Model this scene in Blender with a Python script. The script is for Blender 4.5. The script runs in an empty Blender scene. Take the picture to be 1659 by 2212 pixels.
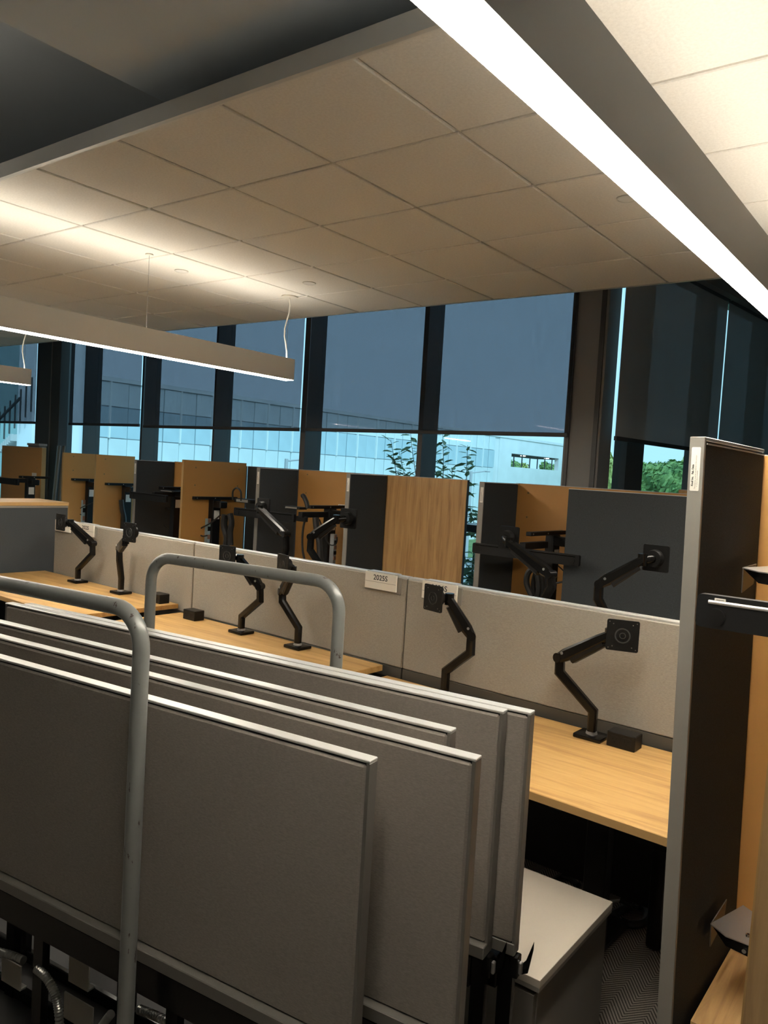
import bpy, bmesh, math, random
from mathutils import Vector, Matrix
random.seed(11)

# ------------------------------------------------------------------ camera
HC = 1.77                                    # camera height above the floor
FPX, IW, IH = 1699.3, 1659.0, 2212.0
YAW, PITCH, ROLL = math.radians(36.94), math.radians(-3.01), math.radians(-3.36)
RC = (Matrix.Rotation(YAW, 3, 'Z') @ Matrix.Rotation(PITCH, 3, 'X') @ Matrix.Rotation(ROLL, 3, 'Y'))
scene = bpy.context.scene
col = scene.collection
cam_d = bpy.data.cameras.new('camera')
cam_d.sensor_fit = 'HORIZONTAL'
cam_d.sensor_width = 36.0
cam_d.lens = FPX / IW * 36.0
cam_d.clip_start, cam_d.clip_end = 0.05, 600
cam = bpy.data.objects.new('camera', cam_d)
col.objects.link(cam)
cr, cf, cu = RC.col[0], RC.col[1], RC.col[2]
cam.matrix_world = Matrix(((cr.x, cu.x, -cf.x, 0), (cr.y, cu.y, -cf.y, 0), (cr.z, cu.z, -cf.z, HC), (0, 0, 0, 1)))
scene.camera = cam

# ------------------------------------------------------------------ world, sun, exposure
world = bpy.data.worlds.new('sky')
scene.world = world
world.use_nodes = True
bg = world.node_tree.nodes['Background']
bg.inputs[0].default_value = (0.35, 0.64, 0.83, 1)
bg.inputs[1].default_value = 0.58
sun_d = bpy.data.lights.new('sun', 'SUN')
sun_d.energy = 0.75
sun_d.angle = 0.03
sun_d.color = (0.55, 0.86, 1.0)
sun = bpy.data.objects.new('sun', sun_d)
sun.rotation_euler = Vector((-0.72, 0.38, -0.62)).to_track_quat('-Z', 'Y').to_euler()
col.objects.link(sun)
scene.view_settings.view_transform = 'Standard'
scene.view_settings.look = 'None'
scene.view_settings.exposure = 1.5
scene.view_settings.gamma = 1.0
scene.view_settings.use_curve_mapping = False
LAMP = (1.0, 0.92, 0.775)
LAMP_DOWN, LAMP_UP = 27.0, 6.9


# ------------------------------------------------------------------ pixel -> place
def ray(px, py):
    return RC @ Vector(((px - IW / 2) / FPX, 1.0, -(py - IH / 2) / FPX))


def fin(q):
    return Vector((q.x, q.y, q.z + HC))


def at_z(px, py, z):
    d = ray(px, py)
    return fin(d * (z / d.z))


def at_y(px, py, y):
    d = ray(px, py)
    return fin(d * (y / d.y))


def at_x(px, py, x):
    d = ray(px, py)
    return fin(d * (x / d.x))


def at_plane(px, py, p, n):
    d = ray(px, py)
    return fin(d * ((p.x * n.x + p.y * n.y) / (d.x * n.x + d.y * n.y)))


# frame of the desks: u along the row, off away from the camera, z relative to the eye
TH = math.radians(2.2)
E1 = Vector((math.cos(TH), -math.sin(TH), 0))
E2 = Vector((math.sin(TH), math.cos(TH), 0))
A0 = Vector((-0.871, 3.147, 0))
MD = Matrix.Rotation(-TH, 3, 'Z')


def D(u, off, z):
    p = A0 + E1 * u + E2 * off
    return Vector((p.x, p.y, z + HC))


def DP(px, py, off):
    return at_plane(px, py, A0 + E2 * off, E2)


def DU(px, py, off):
    q = DP(px, py, off)
    r = Vector((q.x, q.y, 0)) - A0
    return r.dot(E1), q.z - HC


# ------------------------------------------------------------------ mesh building
ROOT = {}


class MB:
    def __init__(self):
        self.v, self.f = [], []

    def add(self, vs, fs):
        o = len(self.v)
        self.v += [Vector(p) for p in vs]
        self.f += [tuple(i + o for i in t) for t in fs]
        return self

    def box(self, c, s, rot=None, bev=0.0, seg=1):
        bm = bmesh.new()
        bmesh.ops.create_cube(bm, size=1.0)
        for w in bm.verts:
            w.co = Vector((w.co.x * s[0], w.co.y * s[1], w.co.z * s[2]))
        if bev > 0:
            bmesh.ops.bevel(bm, geom=list(bm.edges), offset=min(bev, min(s) * 0.45), segments=seg, affect='EDGES', profile=0.5)
        bm.verts.index_update()
        c = Vector(c)
        vs = [(rot @ w.co if rot else w.co) + c for w in bm.verts]
        fs = [tuple(w.index for w in f.verts) for f in bm.faces]
        bm.free()
        return self.add(vs, fs)

    def span(self, a, b, rot=None, bev=0.0):
        """box between two world corners, axis aligned"""
        a, b = Vector(a), Vector(b)
        s = b - a
        return self.box((a + b) / 2, (abs(s.x), abs(s.y), abs(s.z)), rot, bev)

    def tube(self, pts, r, seg=10, cap=True):
        pts = [Vector(p) for p in pts]
        n = len(pts)
        rs = r if isinstance(r, (list, tuple)) else [r] * n
        tang = []
        for i in range(n):
            a = pts[max(i - 1, 0)]
            b = pts[min(i + 1, n - 1)]
            tang.append((b - a).normalized())
        up = Vector((0, 0, 1)) if abs(tang[0].z) < 0.9 else Vector((1, 0, 0))
        nrm = (up - tang[0] * up.dot(tang[0])).normalized()
        vs, fs = [], []
        for i in range(n):
            if i:
                nrm = (nrm - tang[i] * nrm.dot(tang[i])).normalized()
            bi = tang[i].cross(nrm)
            for k in range(seg):
                a = 2 * math.pi * k / seg
                vs.append(pts[i] + (nrm * math.cos(a) + bi * math.sin(a)) * rs[i])
        for i in range(n - 1):
            for k in range(seg):
                k2 = (k + 1) % seg
                fs.append((i * seg + k, i * seg + k2, (i + 1) * seg + k2, (i + 1) * seg + k))
        if cap:
            fs.append(tuple(reversed(range(seg))))
            fs.append(tuple((n - 1) * seg + k for k in range(seg)))
        return self.add(vs, fs)

    def bar(self, pts, widths, deep, side):
        """mitred rectangular bar through pts; widths in the plane, deep along side"""
        pts = [Vector(p) for p in pts]
        side = Vector(side).normalized()
        n = len(pts)
        vs, fs = [], []
        for i in range(n):
            d1 = (pts[i] - pts[i - 1]).normalized() if i else None
            d2 = (pts[i + 1] - pts[i]).normalized() if i < n - 1 else None
            if d1 is None:
                d1 = d2
            if d2 is None:
                d2 = d1
            n1, n2 = side.cross(d1).normalized(), side.cross(d2).normalized()
            m = (n1 + n2).normalized()
            k = 1.0 / max(m.dot(n1), 0.5)
            w = widths[i] * 0.5 * k
            c = 0.22 * widths[i]
            h = deep * 0.5
            for (a, b) in ((-1, -0.6), (-0.6, -1), (0.6, -1), (1, -0.6), (1, 0.6), (0.6, 1), (-0.6, 1), (-1, 0.6)):
                vs.append(pts[i] + m * (w * a) + side * (h * b))
        for i in range(n - 1):
            for k in range(8):
                k2 = (k + 1) % 8
                fs.append((i * 8 + k, i * 8 + k2, (i + 1) * 8 + k2, (i + 1) * 8 + k))
        fs.append(tuple(reversed(range(8))))
        fs.append(tuple((n - 1) * 8 + k for k in range(8)))
        return self.add(vs, fs)

    def cyl(self, c, axis, r, h, seg=20, r2=None):
        axis = Vector(axis).normalized()
        c = Vector(c)
        return self.tube([c - axis * h / 2, c + axis * h / 2], [r, r if r2 is None else r2], seg)

    def ring(self, c, axis, r0, r1, h, seg=24):
        axis = Vector(axis).normalized()
        c = Vector(c)
        t = Vector((0, 0, 1)) if abs(axis.z) < 0.9 else Vector((1, 0, 0))
        a = (t - axis * t.dot(axis)).normalized()
        b = axis.cross(a)
        vs, fs = [], []
        for k in range(seg):
            q = a * math.cos(2 * math.pi * k / seg) + b * math.sin(2 * math.pi * k / seg)
            vs += [c + q * r0 - axis * h / 2, c + q * r0 + axis * h / 2, c + q * r1 + axis * h / 2, c + q * r1 - axis * h / 2]
        for k in range(seg):
            i, j = k * 4, ((k + 1) % seg) * 4
            for m in range(4):
                m2 = (m + 1) % 4
                fs.append((i + m, i + m2, j + m2, j + m))
        return self.add(vs, fs)

    def plate(self, c, right, up, w, h, t, r=0.008):
        """rounded rectangle plate centred at c, thickness t along right x up"""
        c, right, up = Vector(c), Vector(right).normalized(), Vector(up).normalized()
        nrm = right.cross(up).normalized()
        pts = []
        for (sx, sy, a0) in ((1, 1, 0), (-1, 1, 90), (-1, -1, 180), (1, -1, 270)):
            for k in range(4):
                a = math.radians(a0 + 30 * k)
                pts.append((sx * (w / 2 - r) + r * math.cos(a), sy * (h / 2 - r) + r * math.sin(a)))
        n = len(pts)
        vs = [c + right * x + up * y - nrm * t / 2 for x, y in pts] + [c + right * x + up * y + nrm * t / 2 for x, y in pts]
        fs = [tuple(reversed(range(n))), tuple(range(n, 2 * n))]
        for k in range(n):
            k2 = (k + 1) % n
            fs.append((k, k2, n + k2, n + k))
        return self.add(vs, fs)

    def prism(self, poly, depth_vec):
        n = len(poly)
        dv = Vector(depth_vec)
        vs = [Vector(p) for p in poly] + [Vector(p) + dv for p in poly]
        fs = [tuple(reversed(range(n))), tuple(range(n, 2 * n))]
        for k in range(n):
            k2 = (k + 1) % n
            fs.append((k, k2, n + k2, n + k))
        return self.add(vs, fs)


def mesh_from(mb, name, mat, inv=None, org=None):
    me = bpy.data.meshes.new(name)
    if inv is not None:
        vs = [inv @ p for p in mb.v]
    else:
        vs = [p - org for p in mb.v]
    me.from_pydata(vs, [], mb.f)
    bm = bmesh.new()
    bm.from_mesh(me)
    bmesh.ops.recalc_face_normals(bm, faces=bm.faces)
    bm.to_mesh(me)
    bm.free()
    for p in me.polygons:
        p.use_smooth = True
    me.set_sharp_from_angle(angle=math.radians(35))
    me.materials.append(mat)
    return me


def tag(o, label=None, cat=None, group=None, kind=None):
    if label:
        o['label'] = label
    if cat:
        o['category'] = cat
    if group:
        o['group'] = group
    if kind:
        o['kind'] = kind
    return o


def thing(name, label, cat, loc, group=None, kind=None):
    o = bpy.data.objects.new(name, None)
    o.empty_display_size = 0.1
    col.objects.link(o)
    o.location = loc
    ROOT[o] = Matrix.Translation(Vector(loc))
    return tag(o, label, cat, group, kind)


def part(name, mb, mat, parent, label=None, kind=None):
    m = ROOT[parent]
    me = mesh_from(mb, name, M[mat], inv=m.inverted())
    o = bpy.data.objects.new(name, me)
    col.objects.link(o)
    o.parent = parent
    ROOT[o] = m
    return tag(o, label, kind=kind)


def solo(name, mb, mat, label=None, cat=None, group=None, kind=None):
    lo = Vector((min(p.x for p in mb.v), min(p.y for p in mb.v), min(p.z for p in mb.v)))
    hi = Vector((max(p.x for p in mb.v), max(p.y for p in mb.v), max(p.z for p in mb.v)))
    org = Vector(((lo.x + hi.x) / 2, (lo.y + hi.y) / 2, lo.z))
    me = mesh_from(mb, name, M[mat], org=org)
    o = bpy.data.objects.new(name, me)
    o.location = org
    col.objects.link(o)
    ROOT[o] = Matrix.Translation(org)
    return tag(o, label, cat, group, kind)


def struct(name, mb, mat, parent=None):
    o = solo(name, mb, mat, kind='structure') if parent is None else part(name, mb, mat, parent)
    return o


def inst(src, loc, parent=None, rot=None, scale=None, name=None):
    o = src.copy()
    if name:
        o.name = name
    col.objects.link(o)
    o.parent = parent
    o.location = loc
    if rot is not None:
        o.rotation_euler = rot
    if scale is not None:
        o.scale = scale
    return o


def lettering(text, size, c, right, up, mat, parent, bold=0.0, align='CENTER'):
    cu_ = bpy.data.curves.new('lettering', 'FONT')
    cu_.body = text
    cu_.size = size
    cu_.align_x = align
    cu_.align_y = 'CENTER'
    cu_.extrude = 0.0004
    cu_.offset = bold
    cu_.resolution_u = 3
    t = bpy.data.objects.new('lettering', cu_)
    col.objects.link(t)
    dg = bpy.context.evaluated_depsgraph_get()
    src = t.evaluated_get(dg).to_mesh()
    right, up = Vector(right).normalized(), Vector(up).normalized()
    nrm = right.cross(up)
    c = Vector(c)
    mb = MB().add([c + right * v.co.x + up * v.co.y + nrm * v.co.z for v in src.vertices], [tuple(p.vertices) for p in src.polygons])
    t.evaluated_get(dg).to_mesh_clear()
    bpy.data.objects.remove(t)
    bpy.data.curves.remove(cu_)
    return part('lettering', mb, mat, parent)


# ------------------------------------------------------------------ materials
M = {}


def mat(name, color, rough=0.6, metal=0.0, spec=0.5):
    m = bpy.data.materials.new(name)
    m.use_nodes = True
    b = m.node_tree.nodes['Principled BSDF']
    b.inputs['Base Color'].default_value = (*color, 1)
    b.inputs['Roughness'].default_value = rough
    b.inputs['Metallic'].default_value = metal
    b.inputs['Specular IOR Level'].default_value = spec
    M[name] = m
    return m, m.node_tree.nodes, m.node_tree.links, b


def noise(nd, lk, scale, detail=4, rough=0.6, mapping=None, coord='Object'):
    tc = nd.new('ShaderNodeTexCoord')
    mp = nd.new('ShaderNodeMapping')
    if mapping:
        mp.inputs['Scale'].default_value = mapping
    lk.new(tc.outputs[coord], mp.inputs[0])
    n = nd.new('ShaderNodeTexNoise')
    n.inputs['Scale'].default_value = scale
    n.inputs['Detail'].default_value = detail
    n.inputs['Roughness'].default_value = rough
    lk.new(mp.outputs[0], n.inputs['Vector'])
    return n


def ramp(nd, lk, src, stops):
    r = nd.new('ShaderNodeValToRGB')
    el = r.color_ramp.elements
    while len(el) < len(stops):
        el.new(0.5)
    for e, (p, c) in zip(el, stops):
        e.position = p
        e.color = (*c, 1)
    lk.new(src, r.inputs[0])
    return r


def bump(nd, lk, b, src, strength, dist=0.002):
    bp = nd.new('ShaderNodeBump')
    bp.inputs['Strength'].default_value = strength
    bp.inputs['Distance'].default_value = dist
    lk.new(src, bp.inputs['Height'])
    lk.new(bp.outputs[0], b.inputs['Normal'])


def fabric(name, c, var=0.25, rough=0.95, mapping=(60, 60, 420)):
    m, nd, lk, b = mat(name, c, rough, spec=0.15)
    n = noise(nd, lk, 1.0, 3, 0.7, mapping)
    lo = tuple(x * (1 - var) for x in c)
    hi = tuple(x * (1 + var) for x in c)
    r = ramp(nd, lk, n.outputs['Fac'], [(0.3, lo), (0.7, hi)])
    lk.new(r.outputs[0], b.inputs['Base Color'])
    n2 = noise(nd, lk, 900, 1, 0.5)
    bump(nd, lk, b, n2.outputs['Fac'], 0.25, 0.001)


def wood(name, dark, mid, light, mapping, rough=0.45):
    m, nd, lk, b = mat(name, mid, rough)
    warp = noise(nd, lk, 1.2, 3, 0.5, tuple(x * 0.6 for x in mapping))
    tc = nd.new('ShaderNodeTexCoord')
    mp = nd.new('ShaderNodeMapping')
    mp.inputs['Scale'].default_value = mapping
    lk.new(tc.outputs['Object'], mp.inputs[0])
    mx = nd.new('ShaderNodeMixRGB')
    mx.inputs[0].default_value = 0.25
    lk.new(mp.outputs[0], mx.inputs[1])
    lk.new(warp.outputs['Color'], mx.inputs[2])
    n = nd.new('ShaderNodeTexNoise')
    n.inputs['Scale'].default_value = 2.6
    n.inputs['Detail'].default_value = 7
    n.inputs['Roughness'].default_value = 0.62
    n.inputs['Distortion'].default_value = 0.6
    lk.new(mx.outputs[0], n.inputs['Vector'])
    r = ramp(nd, lk, n.outputs['Fac'], [(0.3, dark), (0.5, mid), (0.72, light)])
    lk.new(r.outputs[0], b.inputs['Base Color'])


def glow(name, color, strength):
    m = bpy.data.materials.new(name)
    m.use_nodes = True
    nd, lk = m.node_tree.nodes, m.node_tree.links
    nd.remove(nd['Principled BSDF'])
    e = nd.new('ShaderNodeEmission')
    e.inputs[0].default_value = (*color, 1)
    e.inputs[1].default_value = strength
    lk.new(e.outputs[0], nd['Material Output'].inputs[0])
    M[name] = m


def mesh_cloth(name, color, openness, tint=(1, 1, 1)):
    m, nd, lk, b = mat(name, color, 0.9, spec=0.1)
    t = nd.new('ShaderNodeBsdfTransparent')
    t.inputs[0].default_value = (*tint, 1)
    mx = nd.new('ShaderNodeMixShader')
    n = noise(nd, lk, 1.0, 2, 0.5, (110, 110, 4))
    mr = nd.new('ShaderNodeMapRange')
    mr.inputs['From Min'].default_value = 0.3
    mr.inputs['From Max'].default_value = 0.7
    mr.inputs['To Min'].default_value = openness * 0.94
    mr.inputs['To Max'].default_value = openness * 1.06
    lk.new(n.outputs['Fac'], mr.inputs[0])
    lk.new(mr.outputs[0], mx.inputs[0])
    lk.new(b.outputs[0], mx.inputs[1])
    lk.new(t.outputs[0], mx.inputs[2])
    lk.new(mx.outputs[0], nd['Material Output'].inputs[0])


def glass(name, gloss=0.05, tint=(0.93, 0.98, 0.98)):
    m = bpy.data.materials.new(name)
    m.use_nodes = True
    nd, lk = m.node_tree.nodes, m.node_tree.links
    nd.remove(nd['Principled BSDF'])
    t = nd.new('ShaderNodeBsdfTransparent')
    t.inputs[0].default_value = (*tint, 1)
    g = nd.new('ShaderNodeBsdfGlossy')
    g.inputs['Roughness'].default_value = 0.02
    mx = nd.new('ShaderNodeMixShader')
    mx.inputs[0].default_value = gloss
    lk.new(t.outputs[0], mx.inputs[1])
    lk.new(g.outputs[0], mx.inputs[2])
    lk.new(mx.outputs[0], nd['Material Output'].inputs[0])
    M[name] = m


fabric('beige_fabric', (0.345, 0.318, 0.272), 0.16, mapping=(90, 90, 420))
fabric('taupe_fabric', (0.25, 0.222, 0.193), 0.14, mapping=(120, 120, 420))
fabric('charcoal_fabric', (0.060, 0.067, 0.072), 0.25, mapping=(300, 300, 300))
mat('orange_laminate', (0.57, 0.285, 0.08), 0.5)
wood('oak_x', (0.37, 0.20, 0.065), (0.53, 0.315, 0.11), (0.62, 0.39, 0.155), (1.0, 14, 14))
wood('oak_z', (0.33, 0.18, 0.07), (0.52, 0.30, 0.12), (0.64, 0.40, 0.17), (13, 13, 0.9))
wood('oak_y', (0.38, 0.22, 0.09), (0.55, 0.34, 0.14), (0.66, 0.43, 0.19), (14, 1.0, 14))
mat('oak_edge', (0.42, 0.26, 0.10), 0.5)
wood('oak_shaded', (0.24, 0.145, 0.06), (0.38, 0.24, 0.11), (0.46, 0.30, 0.14), (13, 13, 0.9))  # same oak, darkened in its colour for the shade on the upright board
mat('frame_grey', (0.28, 0.265, 0.24), 0.45, 0.3)
mat('frame_light', (0.62, 0.61, 0.59), 0.3, 0.35)
mat('end_bronze', (0.17, 0.158, 0.14), 0.4, 0.3)
mat('dark_bronze', (0.075, 0.07, 0.06), 0.45)
mat('black_metal', (0.005, 0.0048, 0.0046), 0.24, spec=0.3)
mat('ring_metal', (0.10, 0.10, 0.096), 0.25, 0.4)
mat('black_matte', (0.008, 0.008, 0.0085), 0.5, spec=0.3)
mat('black_plastic', (0.008, 0.0077, 0.0075), 0.42, spec=0.3)
mat('dark_hole', (0.003, 0.003, 0.003), 0.9)
mat('chrome', (0.6, 0.6, 0.6), 0.25, 1.0)
mat('steel', (0.42, 0.41, 0.40), 0.32, 0.8)
mat('white_plastic', (0.78, 0.74, 0.66), 0.45)
mat('white_paint', (0.74, 0.72, 0.68), 0.45)
mat('label_white', (0.80, 0.76, 0.70), 0.5)
mat('ink', (0.02, 0.02, 0.02), 0.6)
mat('ink_grey', (0.25, 0.24, 0.22), 0.6)
mat('groove', (0.35, 0.32, 0.27), 0.6)
mat('pedestal_top', (0.38, 0.34, 0.285), 0.45)
mat('pedestal_body', (0.13, 0.12, 0.105), 0.5)
mat('mullion', (0.085, 0.083, 0.082), 0.4, 0.2)
mat('column_paint', (0.32, 0.305, 0.29), 0.7)
mat('deck_grey', (0.50, 0.52, 0.54), 0.8)
mat('soffit_grey', (0.58, 0.64, 0.70), 0.8)
mat('shell_wall', (0.72, 0.70, 0.66), 0.8)
mat('blind_bar', (0.05, 0.05, 0.052), 0.5)
mat('lamp_housing', (0.82, 0.79, 0.73), 0.35)
mat('cord_white', (0.75, 0.72, 0.66), 0.4)
mat('cord_black', (0.012, 0.012, 0.012), 0.45)
mat('conduit', (0.36, 0.35, 0.32), 0.3, 0.9)
mat('strip_grey', (0.30, 0.31, 0.31), 0.45)
mat('strip_blue', (0.30, 0.42, 0.48), 0.4)
mat('rust_socket', (0.30, 0.16, 0.11), 0.6)
mat('ledge_taupe', (0.17, 0.16, 0.14), 0.5, 0.2)
glow('lamp_down', LAMP, LAMP_DOWN)
glow('lamp_up', LAMP, LAMP_UP)
glow('outdoor_lamp', (1.0, 0.93, 0.85), 3.0)
mesh_cloth('blind_mesh', (0.075, 0.082, 0.088), 0.43, (1.0, 0.95, 1.0))
mesh_cloth('blind_mesh_hazed', (0.62, 0.64, 0.66), 0.10)  # lens haze put into the colour, slanting view into the lower openness
glass('window_glass')
glass('facade_glass', 0.25, (0.6, 0.8, 0.85))


def ceiling_tile_mat():
    m, nd, lk, b = mat('ceiling_tile', (0.66, 0.63, 0.57), 0.9, spec=0.1)
    n = noise(nd, lk, 90, 5, 0.75)
    r = ramp(nd, lk, n.outputs['Fac'], [(0.3, (0.72, 0.69, 0.64)), (0.6, (0.82, 0.79, 0.74))])
    lk.new(r.outputs[0], b.inputs['Base Color'])
    bump(nd, lk, b, n.outputs['Fac'], 0.35, 0.002)


ceiling_tile_mat()
mat('ceiling_grid', (0.62, 0.60, 0.55), 0.6)


def tube_paint():
    m, nd, lk, b = mat('tube_grey', (0.20, 0.205, 0.195), 0.3, 0.15)
    n = noise(nd, lk, 1.0, 5, 0.65, (38, 38, 14))
    r = ramp(nd, lk, n.outputs['Fac'], [(0.0, (0.07, 0.05, 0.045)), (0.345, (0.07, 0.05, 0.045)), (0.36, (0.20, 0.205, 0.195)), (1.0, (0.22, 0.225, 0.215))])
    lk.new(r.outputs[0], b.inputs['Base Color'])


tube_paint()


def carpet():
    m, nd, lk, b = mat('carpet', (0.1, 0.09, 0.085), 0.98, spec=0.05)
    tc = nd.new('ShaderNodeTexCoord')
    mp = nd.new('ShaderNodeMapping')
    mp.inputs['Rotation'].default_value = (0, 0, math.radians(2.2))
    lk.new(tc.outputs['Object'], mp.inputs[0])
    sp = nd.new('ShaderNodeSeparateXYZ')
    lk.new(mp.outputs[0], sp.inputs[0])

    def mth(op, a, bb=None):
        n = nd.new('ShaderNodeMath')
        n.operation = op
        for i, x in enumerate((a, bb)):
            if x is None:
                continue
            if isinstance(x, (int, float)):
                n.inputs[i].default_value = x
            else:
                lk.new(x, n.inputs[i])
        return n.outputs[0]
    zig = mth('PINGPONG', sp.outputs['X'], 0.06)
    v = mth('ADD', sp.outputs['Y'], mth('MULTIPLY', zig, 1.3))
    s = mth('SINE', mth('MULTIPLY', v, 2 * math.pi / 0.0175))
    n = noise(nd, lk, 300, 3, 0.7)
    t = mth('ADD', mth('MULTIPLY', s, 0.36), n.outputs['Fac'])
    r = ramp(nd, lk, t, [(0.22, (0.055, 0.048, 0.042)), (0.70, (0.25, 0.225, 0.195))])
    lk.new(r.outputs[0], b.inputs['Base Color'])
    bump(nd, lk, b, t, 0.4, 0.003)


carpet()


def facade_mats():
    for nm, c in (('facade_panel', (0.74, 0.82, 0.84)), ('facade_glazing', (0.50, 0.64, 0.70)), ('facade_white', (0.80, 0.84, 0.85))):
        m, nd, lk, b = mat(nm, c, 0.35)
        n = noise(nd, lk, 0.35, 3, 0.6)
        r = ramp(nd, lk, n.outputs['Fac'], [(0.3, tuple(x * 0.9 for x in c)), (0.7, tuple(min(1, x * 1.06) for x in c))])
        lk.new(r.outputs[0], b.inputs['Base Color'])
    mat('facade_mullion', (0.86, 0.9, 0.9), 0.4)
    mat('lamp_post', (0.45, 0.47, 0.48), 0.5)
    mat('soffit_dark', (0.05, 0.06, 0.06), 0.7)
    for nm, a, c in (('leaf_dark', (0.09, 0.17, 0.08), (0.18, 0.30, 0.14)), ('leaf_tree', (0.10, 0.22, 0.06), (0.26, 0.40, 0.12)), ('leaf_yellow', (0.30, 0.38, 0.10), (0.50, 0.55, 0.18))):
        m, nd, lk, b = mat(nm, a, 0.6)
        n = noise(nd, lk, 1.3, 3, 0.6)
        r = ramp(nd, lk, n.outputs['Fac'], [(0.35, a), (0.65, c)])
        lk.new(r.outputs[0], b.inputs['Base Color'])
    mat('bark', (0.10, 0.08, 0.06), 0.9)
    mat('asphalt', (0.30, 0.32, 0.33), 0.9)
    m, nd, lk, b = mat('lawn', (0.12, 0.2, 0.06), 0.95)
    n = noise(nd, lk, 0.5, 6, 0.7)
    r = ramp(nd, lk, n.outputs['Fac'], [(0.35, (0.08, 0.16, 0.05)), (0.7, (0.24, 0.32, 0.12))])
    lk.new(r.outputs[0], b.inputs['Base Color'])
    mat('concrete', (0.55, 0.56, 0.55), 0.8)
    mat('teal_wall', (0.30, 0.46, 0.46), 0.6)


facade_mats()

# ------------------------------------------------------------------ the room
T = 0.61
GX0, GY0 = -1.659 * T, 3.058 * T         # grid line origin: x = GX0 - i*T, y = GY0 + j*T
CZ = 1.2506 + HC                         # underside of the tiles
DECK = 2.12 + HC
YW = 6.42                                # glass plane of the window wall
FARY = 16.0
LSH = [(-17, -5), (9, -5), (9, FARY), (-1.28, FARY), (-2.45, 6.5), (-17, 6.5)]
struct('floor', MB().prism([(x, y, -0.3) for x, y in LSH], (0, 0, 0.3)), 'carpet')
struct('ceiling_deck', MB().prism([(x, y, DECK) for x, y in LSH], (0, 0, 0.35)), 'deck_grey')
struct('wall_rear', MB().span((-17.2, -5.2, -0.3), (9.2, -5, DECK + 0.35)), 'shell_wall')
struct('wall_right', MB().span((9, -5.2, -0.3), (9.2, FARY + 0.2, DECK + 0.35)), 'shell_wall')
struct('wall_left', MB().span((-17.2, -5.2, -0.3), (-17, YW + 0.1, DECK + 0.35)), 'shell_wall')
struct('wall_far', MB().span((-2.0, FARY, -0.3), (9.2, FARY + 0.2, DECK + 0.35)), 'shell_wall')

# suspended ceiling: backing grid, tiles as single pieces, edge trim
I0, I1 = -6, 21
ceil = thing('ceiling', None, None, (0, 0, 0), kind='structure')
part('grid_backing', MB().span((GX0 - I1 * T, GY0 - 0.004, CZ + 0.012), (GX0 - I0 * T, GY0 + 5 * T - 0.002, CZ + 0.03)), 'ceiling_grid', ceil)
tb = MB()
g = 0.0075
x0, x1, c = -T / 2 + g, T / 2 - g, 0.004
tb.add([(x0, x0, 0.013), (x1, x0, 0.013), (x1, x1, 0.013), (x0, x1, 0.013),
        (x0, x0, c), (x1, x0, c), (x1, x1, c), (x0, x1, c),
        (x0 + c, x0 + c, 0), (x1 - c, x0 + c, 0), (x1 - c, x1 - c, 0), (x0 + c, x1 - c, 0)],
       [(0, 1, 5, 4), (1, 2, 6, 5), (2, 3, 7, 6), (3, 0, 4, 7), (4, 5, 9, 8), (5, 6, 10, 9), (6, 7, 11, 10), (7, 4, 8, 11), (8, 9, 10, 11)])
tile_me = mesh_from(tb, 'ceiling_tile', M['ceiling_tile'], org=Vector((0, 0, 0)))
for i in range(I0, I1):
    for j in range(5):
        o = bpy.data.objects.new('ceiling_tile', tile_me)
        col.objects.link(o)
        o.parent = ceil
        o.location = (GX0 - (i + 0.5) * T, GY0 + (j + 0.5) * T, CZ + random.uniform(-0.0012, 0.0012))
xa, xb = GX0 - I1 * T, GX0 - I0 * T
part('edge_trim', MB().span((xa, GY0 - 0.022, CZ - 0.006), (xb, GY0 - 0.004, CZ + 0.06)), 'frame_light', ceil)
part('edge_lip', MB().span((xa, GY0 - 0.004, CZ - 0.006), (xb, GY0 + 0.003, CZ - 0.001)), 'white_paint', ceil)
part('edge_trim', MB().span((xa, GY0 + 5 * T - 0.001, CZ - 0.002), (xb, GY0 + 5 * T + 0.012, CZ + 0.06)), 'frame_light', ceil)
# bulkhead under the deck on the near side of the suspended ceiling
struct('trim_1', MB().span((-2.72, -4.9, 1.42 + HC), (8.9, GY0 + 0.30, DECK - 0.01)), 'soffit_grey')

# window wall along the desks
panes = [(-16.5, None, None), (8, 75, 'a'), (147, 178, 'b'), (207, 302, 'c'), (334, 458, 'd'), (490, 648, 'e'), (686, 902, 'f'), (937, 1213, 'g')]
GL, FR = YW, YW - 0.2
edges = []
for (pl, pr, _) in panes[1:]:
    edges.append((at_y(pl, 950, GL).x, at_y(pr, 950, FR).x))
RZ0, RZ1 = at_y(1020, 1150, FR).z, at_y(1020, 1134, FR).z
wn = 0


def window_bay(xl, xr, n):
    w = thing('window_%d' % n, None, None, (xl, GL, 0), kind='structure')
    part('pane', MB().span((xl, GL - 0.006, RZ1), (xr, GL + 0.006, 3.68)), 'window_glass', w)
    part('pane', MB().span((xl, GL - 0.006, 0.06), (xr, GL + 0.006, RZ0)), 'window_glass', w)
    part('rail', MB().span((xl, FR, RZ0), (xr, GL + 0.06, RZ1)), 'mullion', w)
    part('rail', MB().span((xl, FR, 0.0), (xr, GL + 0.06, 0.06)), 'mullion', w)
    part('rail', MB().span((xl, FR, 3.68), (xr, GL + 0.06, DECK)), 'mullion', w)
    return w


for k, (xl, xr) in enumerate(edges):
    if k == 0:
        xl = -16.9
    wn += 1
    w = window_bay(xl, xr, wn)
    if k < len(edges) - 1:
        nx = edges[k + 1][0]
        part('mullion', MB().span((xr, FR, 0), (nx, GL + 0.06, DECK)), 'mullion', w)

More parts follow.
